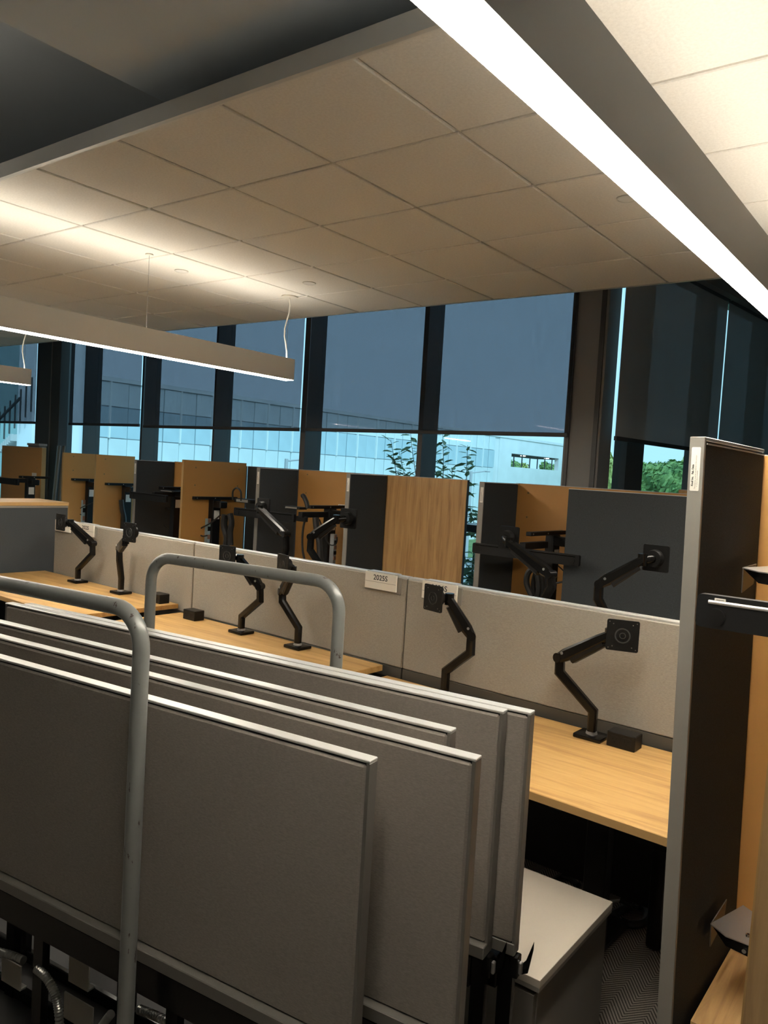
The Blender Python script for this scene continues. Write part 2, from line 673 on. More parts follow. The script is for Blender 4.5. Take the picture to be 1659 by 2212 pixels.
# corner column and the black column further along
cx0, cx1 = at_y(1218, 940, 6.2).x, at_y(1321, 950, 6.46).x
cl = thing('column', 'square dark grey column at the corner of the window walls', 'column', ((cx0 + cx1) / 2, 6.45, 0))
part('shaft', MB().span((cx0, 6.2, 0), (cx1, 6.46, DECK), bev=0.004), 'column_paint', cl)
part('corner_trim', MB().span((cx0 + 0.02, 6.188, 0), (cx0 + 0.05, 6.2, DECK)), 'mullion', cl)
part('corner_trim', MB().span((cx1 - 0.06, 6.188, 0), (cx1 - 0.02, 6.2, DECK)), 'mullion', cl)
kx0, kx1 = at_y(82, 900, 6.06).x, at_y(147, 900, 6.2).x
k2 = thing('column', 'black boxed column against the windows beside a leaning metal channel', 'column', ((kx0 + kx1) / 2, 6.1, 0))
part('shaft', MB().span((kx0, 6.06, 0), (kx1, 6.20, DECK), bev=0.004), 'mullion', k2)
part('corner_trim', MB().span((kx0 + 0.32, 6.05, 0), (kx0 + 0.335, 6.06, DECK)), 'frame_grey', k2)

# second window wall, turning away behind the corner column
WA = math.radians(6.9)
WD = Vector((math.sin(WA), math.cos(WA), 0))
WN = Vector((math.cos(WA), -math.sin(WA), 0))
W0 = Vector((-2.45, 6.4, 0))
MW = Matrix.Rotation(-WA, 3, 'Z')


def WS(px, py, back=0.0):
    q = at_plane(px, py, W0 - WN * back, WN)
    return (Vector((q.x, q.y, 0)) - W0).dot(WD), q.z


def wbox(s0, s1, d0, d1, z0, z1):
    """d: distance behind the inner face"""
    c = W0 + WD * ((s0 + s1) / 2) - WN * ((d0 + d1) / 2)
    return MB().box((c.x, c.y, (z0 + z1) / 2), (abs(d1 - d0), abs(s1 - s0), abs(z1 - z0)), MW)


mul = [(WS(1338, 1000, 0.06)[0], WS(1389, 1000)[0]), (WS(1489, 1000, 0.06)[0], WS(1489, 1000, 0.06)[0] + 0.25), (3.2, 3.45), (4.9, 5.15), (6.6, 6.85), (8.3, 8.55)]
prev = 0.07
for (s0, s1) in mul:
    wn += 1
    c = W0 + WD * prev
    w = thing('window_%d' % wn, None, None, (c.x, c.y, 0), kind='structure')
    part('pane', wbox(prev, s0, 0.055, 0.065, RZ1, 3.68), 'window_glass', w)
    part('pane', wbox(prev, s0, 0.055, 0.065, 0.06, RZ0), 'window_glass', w)
    part('rail', wbox(prev, s0, 0.01, 0.12, RZ0, RZ1), 'mullion', w)
    part('rail', wbox(prev, s0, 0.01, 0.12, 0, 0.06), 'mullion', w)
    part('rail', wbox(prev, s0, 0.01, 0.12, 3.68, DECK), 'mullion', w)
    part('mullion', wbox(s0, s1, 0.0, 0.12, 0, DECK), 'mullion', w)
    prev = s1
struct('trim_2', wbox(prev, 9.6, 0.0, 0.24, 0, DECK), 'mullion')
struct('trim_3', wbox(0.0, 9.6, -0.16, -0.02, 3.68, 3.80), 'column_paint')


# roller blinds
def blind(p0, p1, zb, label, group, mat_='blind_mesh', wall=None):
    if wall is None:
        x0_, x1_, y = p0, p1, FR - 0.06
        c = ((x0_ + x1_) / 2, y, zb)
        b = thing('roller_blind', label, 'blind', c, group)
        part('fabric', MB().span((x0_, y - 0.0015, zb + 0.03), (x1_, y + 0.0015, 3.66)), mat_, b)
        part('bottom_bar', MB().span((x0_, y - 0.012, zb), (x1_, y + 0.012, zb + 0.035), bev=0.004), 'blind_bar', b)
        part('roller', MB().tube([(x0_, y, 3.69), (x1_, y, 3.69)], 0.03, 12), 'blind_bar', b)
    else:
        s0, s1 = p0, p1
        q = W0 + WD * ((s0 + s1) / 2) + WN * 0.05
        b = thing('roller_blind', label, 'blind', (q.x, q.y, zb), group)
        part('fabric', wbox(s0, s1, -0.0515, -0.0485, zb + 0.03, 3.66), mat_, b)
        part('bottom_bar', wbox(s0, s1, -0.062, -0.038, zb, zb + 0.035), 'blind_bar', b)
        a, e = W0 + WD * s0 + WN * 0.05, W0 + WD * s1 + WN * 0.05
        part('roller', MB().tube([(a.x, a.y, 3.69), (e.x, e.y, 3.69)], 0.03, 12), 'blind_bar', b)


BY = FR - 0.06
zb = HC + 0.375
blind(-16.8, at_y(75, 915, BY).x, at_y(40, 915, BY).z, 'dark mesh roller blind left of the black boxed column', None)
blind(at_y(149, 915, BY).x, at_y(301, 922, BY).x, at_y(220, 920, BY).z, 'dark mesh roller blind between the black column and a bright light gap', None)
blind(at_y(310, 920, BY).x, at_y(646, 932, BY).x, at_y(480, 928, BY).z, 'long blue-lit mesh blind behind the end of the hanging lamp', None)
blind(at_y(661, 930, BY).x, at_y(1226, 942, BY).x, at_y(950, 938, BY).z, 'long blue-lit mesh blind ending at the corner column', None)
sA, zA = WS(1328, 951, -0.05)
sB, _ = WS(1553, 900, -0.05)
blind(sA + 0.005, sB, zA, 'mesh blind, greyed for lens haze, right of the corner column', None, 'blind_mesh_hazed', 1)
blind(sB + 0.035, 5.0, zA - 0.1, 'mesh blind, greyed for lens haze, behind the tall dark panel with sticker', None, 'blind_mesh_hazed', 1)


# ------------------------------------------------------------------ pendant lamps
LZ0, LZ1 = 0.636 + HC, 0.791 + HC


def pendant(xc, y0, y1, label, cables=(0, 1.24, 2.48, 3.72)):
    w = 0.085
    t = thing('pendant_light', label, 'pendant lamp', (xc, (y0 + y1) / 2, LZ0), 'linear pendant lamps')
    hb = MB()
    hb.span((xc - w / 2, y0, LZ0), (xc - w / 2 + 0.004, y1, LZ1))
    hb.span((xc + w / 2 - 0.004, y0, LZ0), (xc + w / 2, y1, LZ1))
    hb.span((xc - w / 2 + 0.004, y0, LZ0), (xc + w / 2 - 0.004, y0 + 0.004, LZ1))
    hb.span((xc - w / 2 + 0.004, y1 - 0.004, LZ0), (xc + w / 2 - 0.004, y1, LZ1))
    hb.span((xc - w / 2 + 0.004, y0 + 0.004, LZ0 + 0.06), (xc + w / 2 - 0.004, y1 - 0.004, LZ0 + 0.09))
    part('housing', hb, 'lamp_housing', t)
    part('diffuser', MB().span((xc - w / 2 + 0.004, y0 + 0.004, LZ0 - 0.003), (xc + w / 2 - 0.004, y1 - 0.004, LZ0 + 0.006)), 'lamp_down', t, 'glowing white lower diffuser')
    part('diffuser', MB().span((xc - w / 2 + 0.01, y0 + 0.01, LZ1 - 0.03), (xc + w / 2 - 0.01, y1 - 0.01, LZ1 - 0.025)), 'lamp_up', t, 'glowing white upper diffuser')
    for k, dy in enumerate(cables):
        y = y1 - 0.05 - dy
        if k == 0:
            part('canopy', MB().cyl((xc, y, CZ - 0.004), (0, 0, 1), 0.062, 0.012, 28, 0.058), 'white_plastic', t)
            pts = []
            for q in range(9):
                a = q / 8
                pts.append((xc + 0.012 * math.sin(a * 9), y + 0.012 * math.sin(a * 6 + 1) - 0.01, CZ - 0.01 + (LZ1 - CZ) * a))
            part('cord', MB().tube(pts, 0.0055, 8), 'cord_white', t)
        else:
            part('canopy', MB().cyl((xc, y, CZ - 0.004), (0, 0, 1), 0.026, 0.010, 24, 0.022), 'white_plastic', t)
        part('cable', MB().tube([(xc, y, CZ), (xc, y, LZ0 + 0.08)], 0.0014, 6), 'steel', t)


pendant(-0.622, 0.3, 4.31, 'long near pendant lamp crossing the ceiling above the tall dark panel', (0, 1.24, 3.8))
pendant(-4.20, 0.3, 4.31, 'linear pendant lamp hanging from a pale cord in front of the long blue-lit blind')
pendant(-7.56, 0.3, 4.10, 'linear pendant lamp in front of the blind by the black boxed column')

# sprinkler discs in the tiles
for (px, py) in ((392, 585), (668, 611), (1355, 428)):
    p = at_z(px, py, 1.2506)
    lab = {392: 'small round white cover plate in the ceiling by the thin lamp cable', 668: 'small round white cover plate in the ceiling by the lamp cord canopy', 1355: 'small round white cover plate in the ceiling beside the near pendant lamp'}[px]
    t = thing('sprinkler_cover', lab, 'sprinkler', (p.x, p.y, CZ - 0.004), 'ceiling sprinkler covers')
    part('disc', MB().cyl((p.x, p.y, CZ - 0.001), (0, 0, 1), 0.042, 0.006, 28, 0.04), 'white_paint', t)
    part('rim', MB().ring((p.x, p.y, CZ - 0.003), (0, 0, 1), 0.04, 0.046, 0.004), 'ceiling_grid', t)

# ------------------------------------------------------------------ desk row
PT = -0.527                                   # top of the fabric partition
FB = -0.985                                   # bottom of its fabric
seams = [-4.822, -3.078, -1.367, 0.16]
plabels = ['beige fabric desk partition at the wood-capped cabinet end', 'beige fabric desk partition with the 2025S sign', 'beige fabric desk partition with the 2026S sign']
for k in range(3):
    u0, u1 = seams[k] + 0.004, seams[k + 1] - 0.004
    um = (u0 + u1) / 2
    L = u1 - u0
    t = thing('desk_partition', plabels[k], 'partition', D(um, 0.025, -HC))
    part('fabric', MB().box(D(um, 0.008, (PT - 0.008 + FB) / 2), (L, 0.016, PT - 0.008 - FB), MD, 0.004), 'beige_fabric', t)
    part('fabric', MB().box(D(um, 0.052, (PT - 0.008 + FB) / 2), (L, 0.016, PT - 0.008 - FB), MD, 0.004), 'beige_fabric', t)
    part('top_cap', MB().box(D(um, 0.03, PT - 0.004), (L, 0.05, 0.012), MD, 0.002), 'frame_light', t)
    part('core', MB().box(D(um, 0.03, (PT - 0.012 + FB) / 2), (L + 0.004, 0.026, PT - 0.012 - FB), MD), 'black_matte', t)
    part('rail', MB().box(D(um, 0.03, FB - 0.03), (L, 0.058, 0.056), MD, 0.002), 'dark_bronze', t)
    part('lower_panel', MB().box(D(um, 0.03, (FB - 0.06 - HC + 0.075) / 2), (L, 0.04, FB - 0.06 + HC - 0.075), MD), 'black_matte', t)
    part('foot', MB().box(D(u0 + 0.1, 0.03, -HC + 0.038), (0.06, 0.04, 0.076), MD), 'black_metal', t)
    part('foot', MB().box(D(u1 - 0.1, 0.03, -HC + 0.038), (0.06, 0.04, 0.076), MD), 'black_metal', t)


def desk(u0, u1, o0, o1, zt, label, leg_in=0.27):
    um, om = (u0 + u1) / 2, (o0 + o1) / 2
    t = thing('standing_desk', label, 'desk', D(um, om, -HC), 'height adjustable desks')
    top = part('desktop', MB().box(D(um, om, zt - 0.0145), (u1 - u0, o1 - o0, 0.029), MD, 0.0015), 'oak_x', t)
    part('edge_band', MB().box(D(um, o0 - 0.0006, zt - 0.0145), (u1 - u0 - 0.004, 0.002, 0.026), MD), 'oak_edge', top)
    part('crossbar', MB().box(D(um, om, zt - 0.06), (u1 - u0 - 2 * leg_in, 0.05, 0.04), MD), 'black_matte', t)
    for u in (u0 + leg_in, u1 - leg_in):
        part('side_rail', MB().box(D(u, om, zt - 0.046), (0.05, o1 - o0 - 0.12, 0.03), MD, 0.003), 'black_matte', t)
        zf = -HC + 0.03
        part('leg', MB().box(D(u, om + 0.08, (zt - 0.06 + zf + 0.5) / 2), (0.065, 0.045, zt - 0.06 - zf - 0.5), MD, 0.003), 'black_matte', t)
        part('leg', MB().box(D(u, om + 0.08, zf + 0.28), (0.085, 0.062, 0.56), MD, 0.004), 'black_matte', t)
        part('foot', MB().box(D(u, om, zf - 0.008), (0.08, o1 - o0 - 0.1, 0.03), MD, 0.006), 'black_matte', t)
    return t


desk(-4.91, -3.19, -0.78, -0.018, -0.936, 'oak standing desk raised highest, next to the wood-capped dark cabinet')
desk(-3.16, -1.475, -0.78, -0.018, -0.986, 'oak standing desk under the 2025S sign, middle one of its row')
desk(-1.44, 0.256, -0.785, -0.022, -1.032, 'oak standing desk under the 2026S sign with the power box, beside the grey pedestal', 0.40)
desk(-4.90, -3.20, 0.08, 0.84, -1.035, 'oak standing desk behind the partition, farthest along its row')
desk(-3.18, -1.48, 0.08, 0.84, -1.035, 'oak standing desk behind the partition, in the middle of its row')
desk(-1.46, 0.18, 0.08, 0.84, -1.035, 'oak standing desk behind the partition, before the wide dark panel')


# power boxes on the desks
def power_box(u, off, z, label, w=0.115):
    t = thing('power_box', label, 'power outlet', D(u, off, z), 'desktop power boxes')
    part('body', MB().box(D(u, off, z + 0.03), (w, 0.075, 0.06), MD, 0.003), 'black_plastic', t)
    for s in (-1, 1):
        c = D(u + s * 0.024, off - 0.0378, z + 0.03)
        sk = part('socket', MB().plate(c, E1, Vector((0, 0, 1)), 0.036, 0.032, 0.002, 0.006), 'black_matte', t)
        hb = MB()
        hb.plate(c - E2 * 0.0012 + E1 * -0.007 + Vector((0, 0, 0.004)), E1, Vector((0, 0, 1)), 0.003, 0.009, 0.001, 0.001)
        hb.plate(c - E2 * 0.0012 + E1 * 0.007 + Vector((0, 0, 0.004)), E1, Vector((0, 0, 1)), 0.003, 0.008, 0.001, 0.001)
        hb.plate(c - E2 * 0.0012 + Vector((0, 0, -0.007)), E1, Vector((0, 0, 1)), 0.005, 0.005, 0.001, 0.002)
        part('slots', hb, 'dark_hole', sk)


u, z = DU(1348, 1605, -0.11)
power_box(u, -0.11, -1.032, 'black power box with two sockets beside the arm with the large square plate')
u, z = DU(418, 1336, -0.09)
power_box(u, -0.09, -0.986, 'black power box in the far corner of the middle desk')
u, z = DU(344, 1298, -0.09)
power_box(u, -0.09, -0.936, 'black power box on the raised desk behind the cart handle')


# monitor arms
def arm(pts, offs, plate_px, plate_off, yaw, label, zdesk, size=0.118, tilt=0.0, roll=0.0, under=True):
    J = [DP(x, y, o) for (x, y), o in zip(pts, offs)]
    base = J[0].copy()
    base.z = zdesk + HC
    J[0] = base
    t = thing('monitor_arm', label, 'monitor arm', base, 'monitor arms on the desk row')
    part('base', MB().box(base + Vector((0, 0, 0.009)), (0.118, 0.10, 0.018), MD, 0.005, 2), 'black_metal', t)
    Z = Vector((0, 0, 1))
    bp = J[1].copy()
    bp.x, bp.y = base.x, base.y
    low = [base + Z * 0.012, bp] + J[2:4]
    dirn = J[2] - bp
    side = Vector((dirn.x, dirn.y, 0)).cross(Z)
    if side.length < 0.02:
        side = E2.copy()
    part('lower_arm', MB().bar(low, [0.034, 0.036, 0.038, 0.036], 0.034, side), 'black_metal', t)
    part('collar', MB().cyl(base + Z * 0.022, (0, 0, 1), 0.024, 0.012, 20, 0.021), 'steel', t)
    el, tip = J[3], J[4]
    d2 = tip - el
    s2 = Vector((d2.x, d2.y, 0)).cross(Z)
    if s2.length < 0.02:
        s2 = E2.copy()
    s2.normalize()
    dn = d2.normalized()
    mb = MB().bar([el + Z * 0.0, el + dn * 0.04, tip - dn * 0.05, tip], [0.040, 0.052, 0.042, 0.034], 0.044, s2)
    up_ = part('upper_arm', mb, 'black_metal', t)
    perp = s2.cross(dn)
    if perp.z > 0:
        perp = -perp
    if under:
        Ld = d2.length
        part('spring_cover', MB().bar([el + dn * Ld * 0.22 + perp * 0.026, el + dn * Ld * 0.86 + perp * 0.022], [0.034, 0.022], 0.036, s2), 'black_plastic', up_)
    part('elbow', MB().cyl(el + Z * 0.002, s2, 0.020, 0.046, 20), 'black_metal', t)
    part('pivot_screw', MB().cyl(el + dn * 0.03 - s2 * 0.0 + Z * 0.012, s2, 0.006, 0.050, 14), 'steel', up_)
    pc = DP(plate_px[0], plate_px[1], plate_off)
    nrm = Matrix.Rotation(yaw, 3, 'Z') @ (-E2)
    rt = Vector((0, 0, 1)).cross(nrm).normalized()
    rt, upv = rt, nrm.cross(rt).normalized()
    nrm = (Matrix.Rotation(tilt, 3, rt) @ nrm).normalized()
    upv = nrm.cross(rt).normalized()
    if roll:
        q = Matrix.Rotation(roll, 3, nrm)
        rt, upv = q @ rt, q @ upv
    k = part('head', MB().tube([tip, tip * 0.5 + (pc - nrm * 0.05) * 0.5, pc - nrm * 0.035], [0.019, 0.021, 0.019], 12), 'black_metal', t)
    part('pivot', MB().cyl(tip + Z * 0.0, (0, 0, 1), 0.021, 0.052, 18), 'black_metal', k)
    part('hub', MB().cyl(pc - nrm * 0.022, nrm, 0.036, 0.034, 24, 0.040), 'black_plastic', k)
    pl = part('mounting_plate', MB().plate(pc, rt, upv, size, size, 0.007, 0.007), 'black_plastic', t)
    rg = MB().ring(pc + nrm * 0.004, nrm, 0.024, 0.029, 0.003)
    rg.ring(pc + nrm * 0.004, nrm, 0.009, 0.012, 0.003)
    part('ring', rg, 'ring_metal', pl)
    for (a, b) in ((1, 1), (1, -1), (-1, 1), (-1, -1)):
        for (fx, fy) in ((0.42, 0.42), (0.30, 0.36)):
            part('screw_hole', MB().ring(pc + rt * (a * size * fx) + upv * (b * size * fy) + nrm * 0.0036, nrm, 0.0008, 0.0022, 0.0012, 8), 'pedestal_body', pl)


c0 = -0.11
arm([(168, 1250), (169, 1229), (200, 1196), (200, 1175), (153, 1130)], [c0, c0, c0 - .02, c0 - .02, c0 - .06], (131, 1128), c0 - .09, math.radians(0), 'black monitor arm on the raised desk with its plate turned edge-on before a sign', -0.936)
arm([(261, 1277), (265, 1250), (258, 1210), (258, 1183), (272, 1166)], [c0, c0, c0 - .02, c0 - .02, c0 - .22], (280, 1150), c0 - .27, math.radians(4), 'black monitor arm folded upright on the raised desk', -0.936)
arm([(521, 1362), (525, 1332), (562, 1297), (562, 1268), (519, 1208)], [c0, c0, c0 - .02, c0 - .02, c0 - .06], (491, 1201), c0 - .10, math.radians(8), 'black monitor arm on the middle desk with square plate above the cart handle', -0.986)
arm([(643, 1391), (648, 1357), (610, 1299), (610, 1279), (632, 1234)], [c0, c0, c0 - .02, c0 - .02, c0 - .12], (611, 1222), c0 - .16, math.radians(-16), 'black monitor arm on the middle desk crossing behind the curved cart handle', -0.986)
arm([(961, 1482), (962, 1449), (1016, 1410), (1018, 1374), (971, 1294)], [c0, c0, c0 - .02, c0 - .02, c0 - .08], (936, 1292), c0 - .13, math.radians(-12), 'black monitor arm whose plate covers part of the 2026S sign', -1.032)
arm([(1278, 1582), (1284, 1537), (1209, 1452), (1210, 1421), (1318, 1372)], [c0, c0, c0 - .02, c0 - .02, c0 - .08], (1345, 1373), c0 - .14, math.radians(20), 'large black monitor arm with its square plate facing forward beside the power box', -1.032)
# the ones on the desks behind the partition, seen from the back
b0 = 0.22
arm([(600, 1285), (600, 1262), (618, 1186), (618, 1155), (562, 1100)], [b0, b0, b0, b0, b0 + .08], (569, 1096), b0 + .16, math.radians(180), 'black monitor arm reaching over the partition in front of two dark dividers', -1.035)
arm([(735, 1315), (735, 1290), (670, 1188), (672, 1160), (727, 1122)], [b0, b0, b0, b0, b0 + .06], (753, 1120), b0 + .14, math.radians(185), 'black monitor arm over the partition before the bright orange panel', -1.035)
arm([(1125, 1400), (1125, 1372), (1192, 1268), (1190, 1242), (1100, 1172)], [b0, b0, b0, b0, b0 + .08], (1099, 1162), b0 + .16, math.radians(178), 'black monitor arm over the partition before the bay with coiled cables', -1.035)
arm([(1345, 1445), (1345, 1410), (1292, 1294), (1294, 1262), (1388, 1209)], [b0, b0, b0, b0, b0 + .06], (1417, 1206), b0 + .14, math.radians(178), 'black monitor arm over the partition in front of the wide dark panel', -1.035)


# hanging name signs
def sign(corners, text, label, grp=None):
    (tl, tr, bl, br) = corners
    off = -0.012
    ul, zl = DU(*tl, off)
    ur, zr = DU(*tr, off)
    _, zb_ = DU(*bl, off)
    um, w = (ul + ur) / 2, ur - ul
    zt = PT + 0.004
    h = max(0.085, zt - zb_)
    t = thing('desk_sign', label, 'sign', D(um, off, zt - h), grp)
    part('backing', MB().box(D(um + 0.008, -0.004, zt - h / 2 - 0.010), (w + 0.03, 0.004, h), MD, 0.001), 'frame_grey', t)
    pl = part('plate', MB().box(D(um, off, zt - h / 2), (w, 0.010, h), MD, 0.001), 'white_plastic', t)
    part('hook', MB().box(D(um, 0.012, zt + 0.003), (w * 0.9, 0.05, 0.004), MD), 'frame_light', t)
    part('groove', MB().box(D(um, off - 0.0052, zt - h * 0.56), (w - 0.006, 0.001, 0.002), MD), 'groove', pl)
    if text:
        lettering(text, 0.038, D(um, off - 0.0056, zt - h * 0.30), E1, Vector((0, 0, 1)), 'ink', pl, 0.0003)


sign([(791, 1233), (858, 1244), (789, 1262), (856, 1274)], '2025S', 'cream hanging desk sign reading 2025S on the partition')
sign([(914, 1254), (989, 1266), (912, 1285), (988, 1298)], '2026S', 'cream hanging desk sign reading 2026S half hidden by an arm plate')
sign([(169, 1127), (204, 1131), (167, 1150), (202, 1154)], '2022S', 'small cream hanging desk sign with blurred number at the cabinet end of the partition')
sign([(121, 1117), (153, 1122), (120, 1138), (152, 1142)], None, 'small cream hanging desk sign hidden behind the edge-on arm plate')

# low cabinet with oak cap at the end of the row
CX = -5.86
pa, pb = at_x(147, 1085, CX), at_x(0, 1085, CX)
ct = thing('storage_cabinet', 'dark grey cabinet with an oak top at the end of the desk row', 'cabinet', (CX - 0.22, 2.3, 0))
zt = pa.z
y1 = pa.y
part('body', MB().span((CX - 0.44, 1.2, 0.06), (CX, y1, zt - 0.03)), 'charcoal_fabric', ct)
part('top', MB().span((CX - 0.45, 1.19, zt - 0.028), (CX + 0.004, y1 + 0.006, zt), bev=0.002), 'oak_y', ct)
part('top_trim', MB().span((CX, 1.2, zt - 0.044), (CX + 0.003, y1, zt - 0.030)), 'frame_grey', ct)
part('end_strip', MB().span((CX - 0.44, y1, 0.06), (CX + 0.002, y1 + 0.005, zt - 0.03)), 'oak_edge', ct)
part('plinth', MB().span((CX - 0.42, 1.22, 0.0), (CX - 0.03, y1 - 0.02, 0.06)), 'black_matte', ct)

# ------------------------------------------------------------------ window-side bays
TOPZ = -0.042


def divider(u, o0, o1, label, side='charcoal_fabric', sticker=True, edge='frame_grey', zt=TOPZ, th=0.045, lt=None, holes=None):
    """panel running away from the desks; u is its right-hand face"""
    um = u - th / 2
    om = (o0 + o1) / 2
    zm = (zt - HC + 0.05) / 2 - 0.0
    h = zt + HC - 0.05
    t = thing('divider_panel', label, 'panel', D(um, om, -HC), 'panels of the window bays')
    zc = -HC + 0.05 + h / 2
    part('core', MB().box(D(um, om, zc), (th - 0.012, o1 - o0 - 0.004, h - 0.006), MD), 'black_matte', t)
    part('face', MB().box(D(u - 0.003, om, zc - 0.004), (0.006, o1 - o0 - 0.012, h - 0.02), MD), side, t)
    part('face', MB().box(D(u - th + 0.003, om, zc - 0.004), (0.006, o1 - o0 - 0.012, h - 0.02), MD), side, t)
    part('edge_post', MB().box(D(um, o0 + 0.004, zc), (th, 0.010, h), MD, 0.0015), edge, t)
    part('top_cap', MB().box(D(um, om, zt - 0.004), (th, o1 - o0, 0.008), MD, 0.001), 'frame_light', t)
    part('foot', MB().box(D(um, om, -HC + 0.025), (th * 0.6, 0.06, 0.05), MD), 'black_metal', t)
    if sticker:
        c = D(um + 0.004, o0 - 0.0018, zt - 0.10)
        s = part('sticker', MB().plate(c, E1, Vector((0, 0, 1)), 0.026, 0.118, 0.001, 0.003), 'label_white', t)
        for k, (dx, a, b) in enumerate(((-0.007, -0.05, 0.02), (0.001, -0.05, 0.035), (0.006, -0.05, 0.0))):
            part('print_line', MB().plate(c - E2 * 0.0009 + E1 * dx + Vector((0, 0, (a + b) / 2)), E1, Vector((0, 0, 1)), 0.0025 if k == 0 else 0.0016, b - a, 0.0004, 0.0005), 'ink_grey', s)
    return t


def back_panel(u0, u1, off, label, face='orange_laminate', zt=TOPZ, th=0.03, holes=(), side_edge='mullion', z0=-HC + 0.05):
    um = (u0 + u1) / 2
    h = zt - z0
    t = thing('bay_panel', label, 'panel', D(um, off + th / 2, -HC), 'panels of the window bays')
    part('board', MB().box(D(um, off + th / 2 + 0.001, z0 + h / 2), (u1 - u0, th - 0.004, h), MD), side_edge, t)
    part('face', MB().box(D(um, off, z0 + h / 2), (u1 - u0 - 0.002, 0.005, h - 0.002), MD), face, t)
    part('top_edge', MB().box(D(um, off + th / 2, zt + 0.002), (u1 - u0, th, 0.004), MD), 'frame_light', t)
    part('foot', MB().box(D(u0 + 0.08, off + th / 2, (-HC + z0) / 2), (0.05, th, z0 + HC), MD), 'black_metal', t)
    part('foot', MB().box(D(u1 - 0.08, off + th / 2, (-HC + z0) / 2), (0.05, th, z0 + HC), MD), 'black_metal', t)
    for (px, py) in holes:
        q = DP(px, py, off - 0.003)
        hh_ = part('screw_hole', MB().ring(q, E2, 0.004, 0.011, 0.002, 14), 'oak_edge', t)
        part('bore', MB().cyl(q, E2, 0.005, 0.0016, 12), 'dark_hole', hh_)
    return t


ON, OB = 2.05, 2.578
divider(-2.233, ON, OB - 0.008, 'dark divider with grey edge and sticker right of the window gap')
divider(-3.614, ON, OB - 0.008, 'dark divider joined to the oak panel')
divider(-4.792, ON, OB - 0.008, 'dark divider with sticker joined to the bright orange panel')
divider(-6.880, ON, OB - 0.008, 'dark divider with white sticker in front of the orange side panel')
back_panel(-2.26, -0.2, OB, 'orange bay panel standing behind the wide dark panel', holes=[(1141, 1065), (1138, 1117)])
back_panel(-3.64, -2.735, OB, 'oak faced bay panel beside the window gap', 'oak_z', th=0.034)
back_panel(-4.79, -3.66, OB, 'bright orange bay panel between two dark dividers', holes=[(664, 1025), (661, 1065)])
back_panel(-6.90, -5.62, OB, 'orange bay panel mostly hidden by the orange side panel', holes=[(387, 1001)])
back_panel(-5.58, -4.83, OB, 'dark bay panel beside the orange side panel', 'charcoal_fabric')
# orange panels running away from the desks
du, _ = DU(398, 990, 1.75)


def orange_side(u, o0, o1, label, edge_w, holes):
    th = 0.03
    um, om = u - th / 2, (o0 + o1) / 2
    h = TOPZ + HC - 0.05 + 0.03
    zc = -HC + 0.05 + h / 2
    t = thing('bay_panel', label, 'panel', D(um, om, -HC), 'panels of the window bays')
    part('board', MB().box(D(um, om, zc), (th, o1 - o0, h), MD), 'orange_laminate', t)
    part('edge_band', MB().box(D(um, o0 - 0.001, zc), (th, 0.003, h), MD), 'oak_edge', t)
    part('top_edge', MB().box(D(um, om, zc + h / 2 + 0.002), (th, o1 - o0, 0.004), MD), 'oak_edge', t)
    part('foot', MB().box(D(um, om, -HC + 0.025), (th, 0.06, 0.05), MD), 'black_metal', t)
    P = A0 + E1 * u
    for (px, py) in holes:
        q = at_plane(px, py, P, E1) + E1 * 0.001
        hh_ = part('screw_hole', MB().ring(q, E1, 0.004, 0.011, 0.002, 14), 'oak_edge', t)
        part('bore', MB().cyl(q, E1, 0.005, 0.0016, 12), 'dark_hole', hh_)


orange_side(du, 1.75, OB - 0.01, 'orange side panel with light edge and four screw holes', 0, [(423, 1010), (516, 1014), (421, 1048), (513, 1050)])
u2, _ = DU(209, 980, ON)
orange_side(u2, ON, OB, 'brownish orange side panel next to the white-stickered dark divider', 0, [(228, 992), (225, 1024)])
u3, _ = DU(138, 975, ON)
orange_side(u3, ON, OB, 'orange side panel nearest the black boxed column', 0, [(159, 986), (158, 1016)])
ua, _ = DU(5, 962, 2.1)
ub, _ = DU(91, 968, 2.1)
back_panel(ua, ub, 2.1, 'orange bay panel above the oak-topped cabinet', side_edge='oak_edge', zt=0.036, th=0.06, holes=[(14, 972), (40, 976), (80, 1011)])
# wide dark panel in front of the orange one
u4, _ = DU(1229, 1056, 2.03)
back_panel(u4, 0.6, 2.03, 'wide dark grey fabric panel behind the partition', 'charcoal_fabric', zt=TOPZ - 0.012, th=0.04, side_edge='frame_grey')
# piece of brown panel past it
ue, ze = DU(1466, 1058, 3.2)
uf, _ = DU(1530, 1062, 3.2)
back_panel(ue, uf + 0.5, 3.2, 'brown panel top showing beyond the wide dark panel', 'oak_z', zt=ze, side_edge='mullion')


# bare desk frames in the bays
def off_on(px, py, u):
    q = at_plane(px, py, A0 + E1 * u, E1)
    return (Vector((q.x, q.y, 0)) - A0).dot(E2)


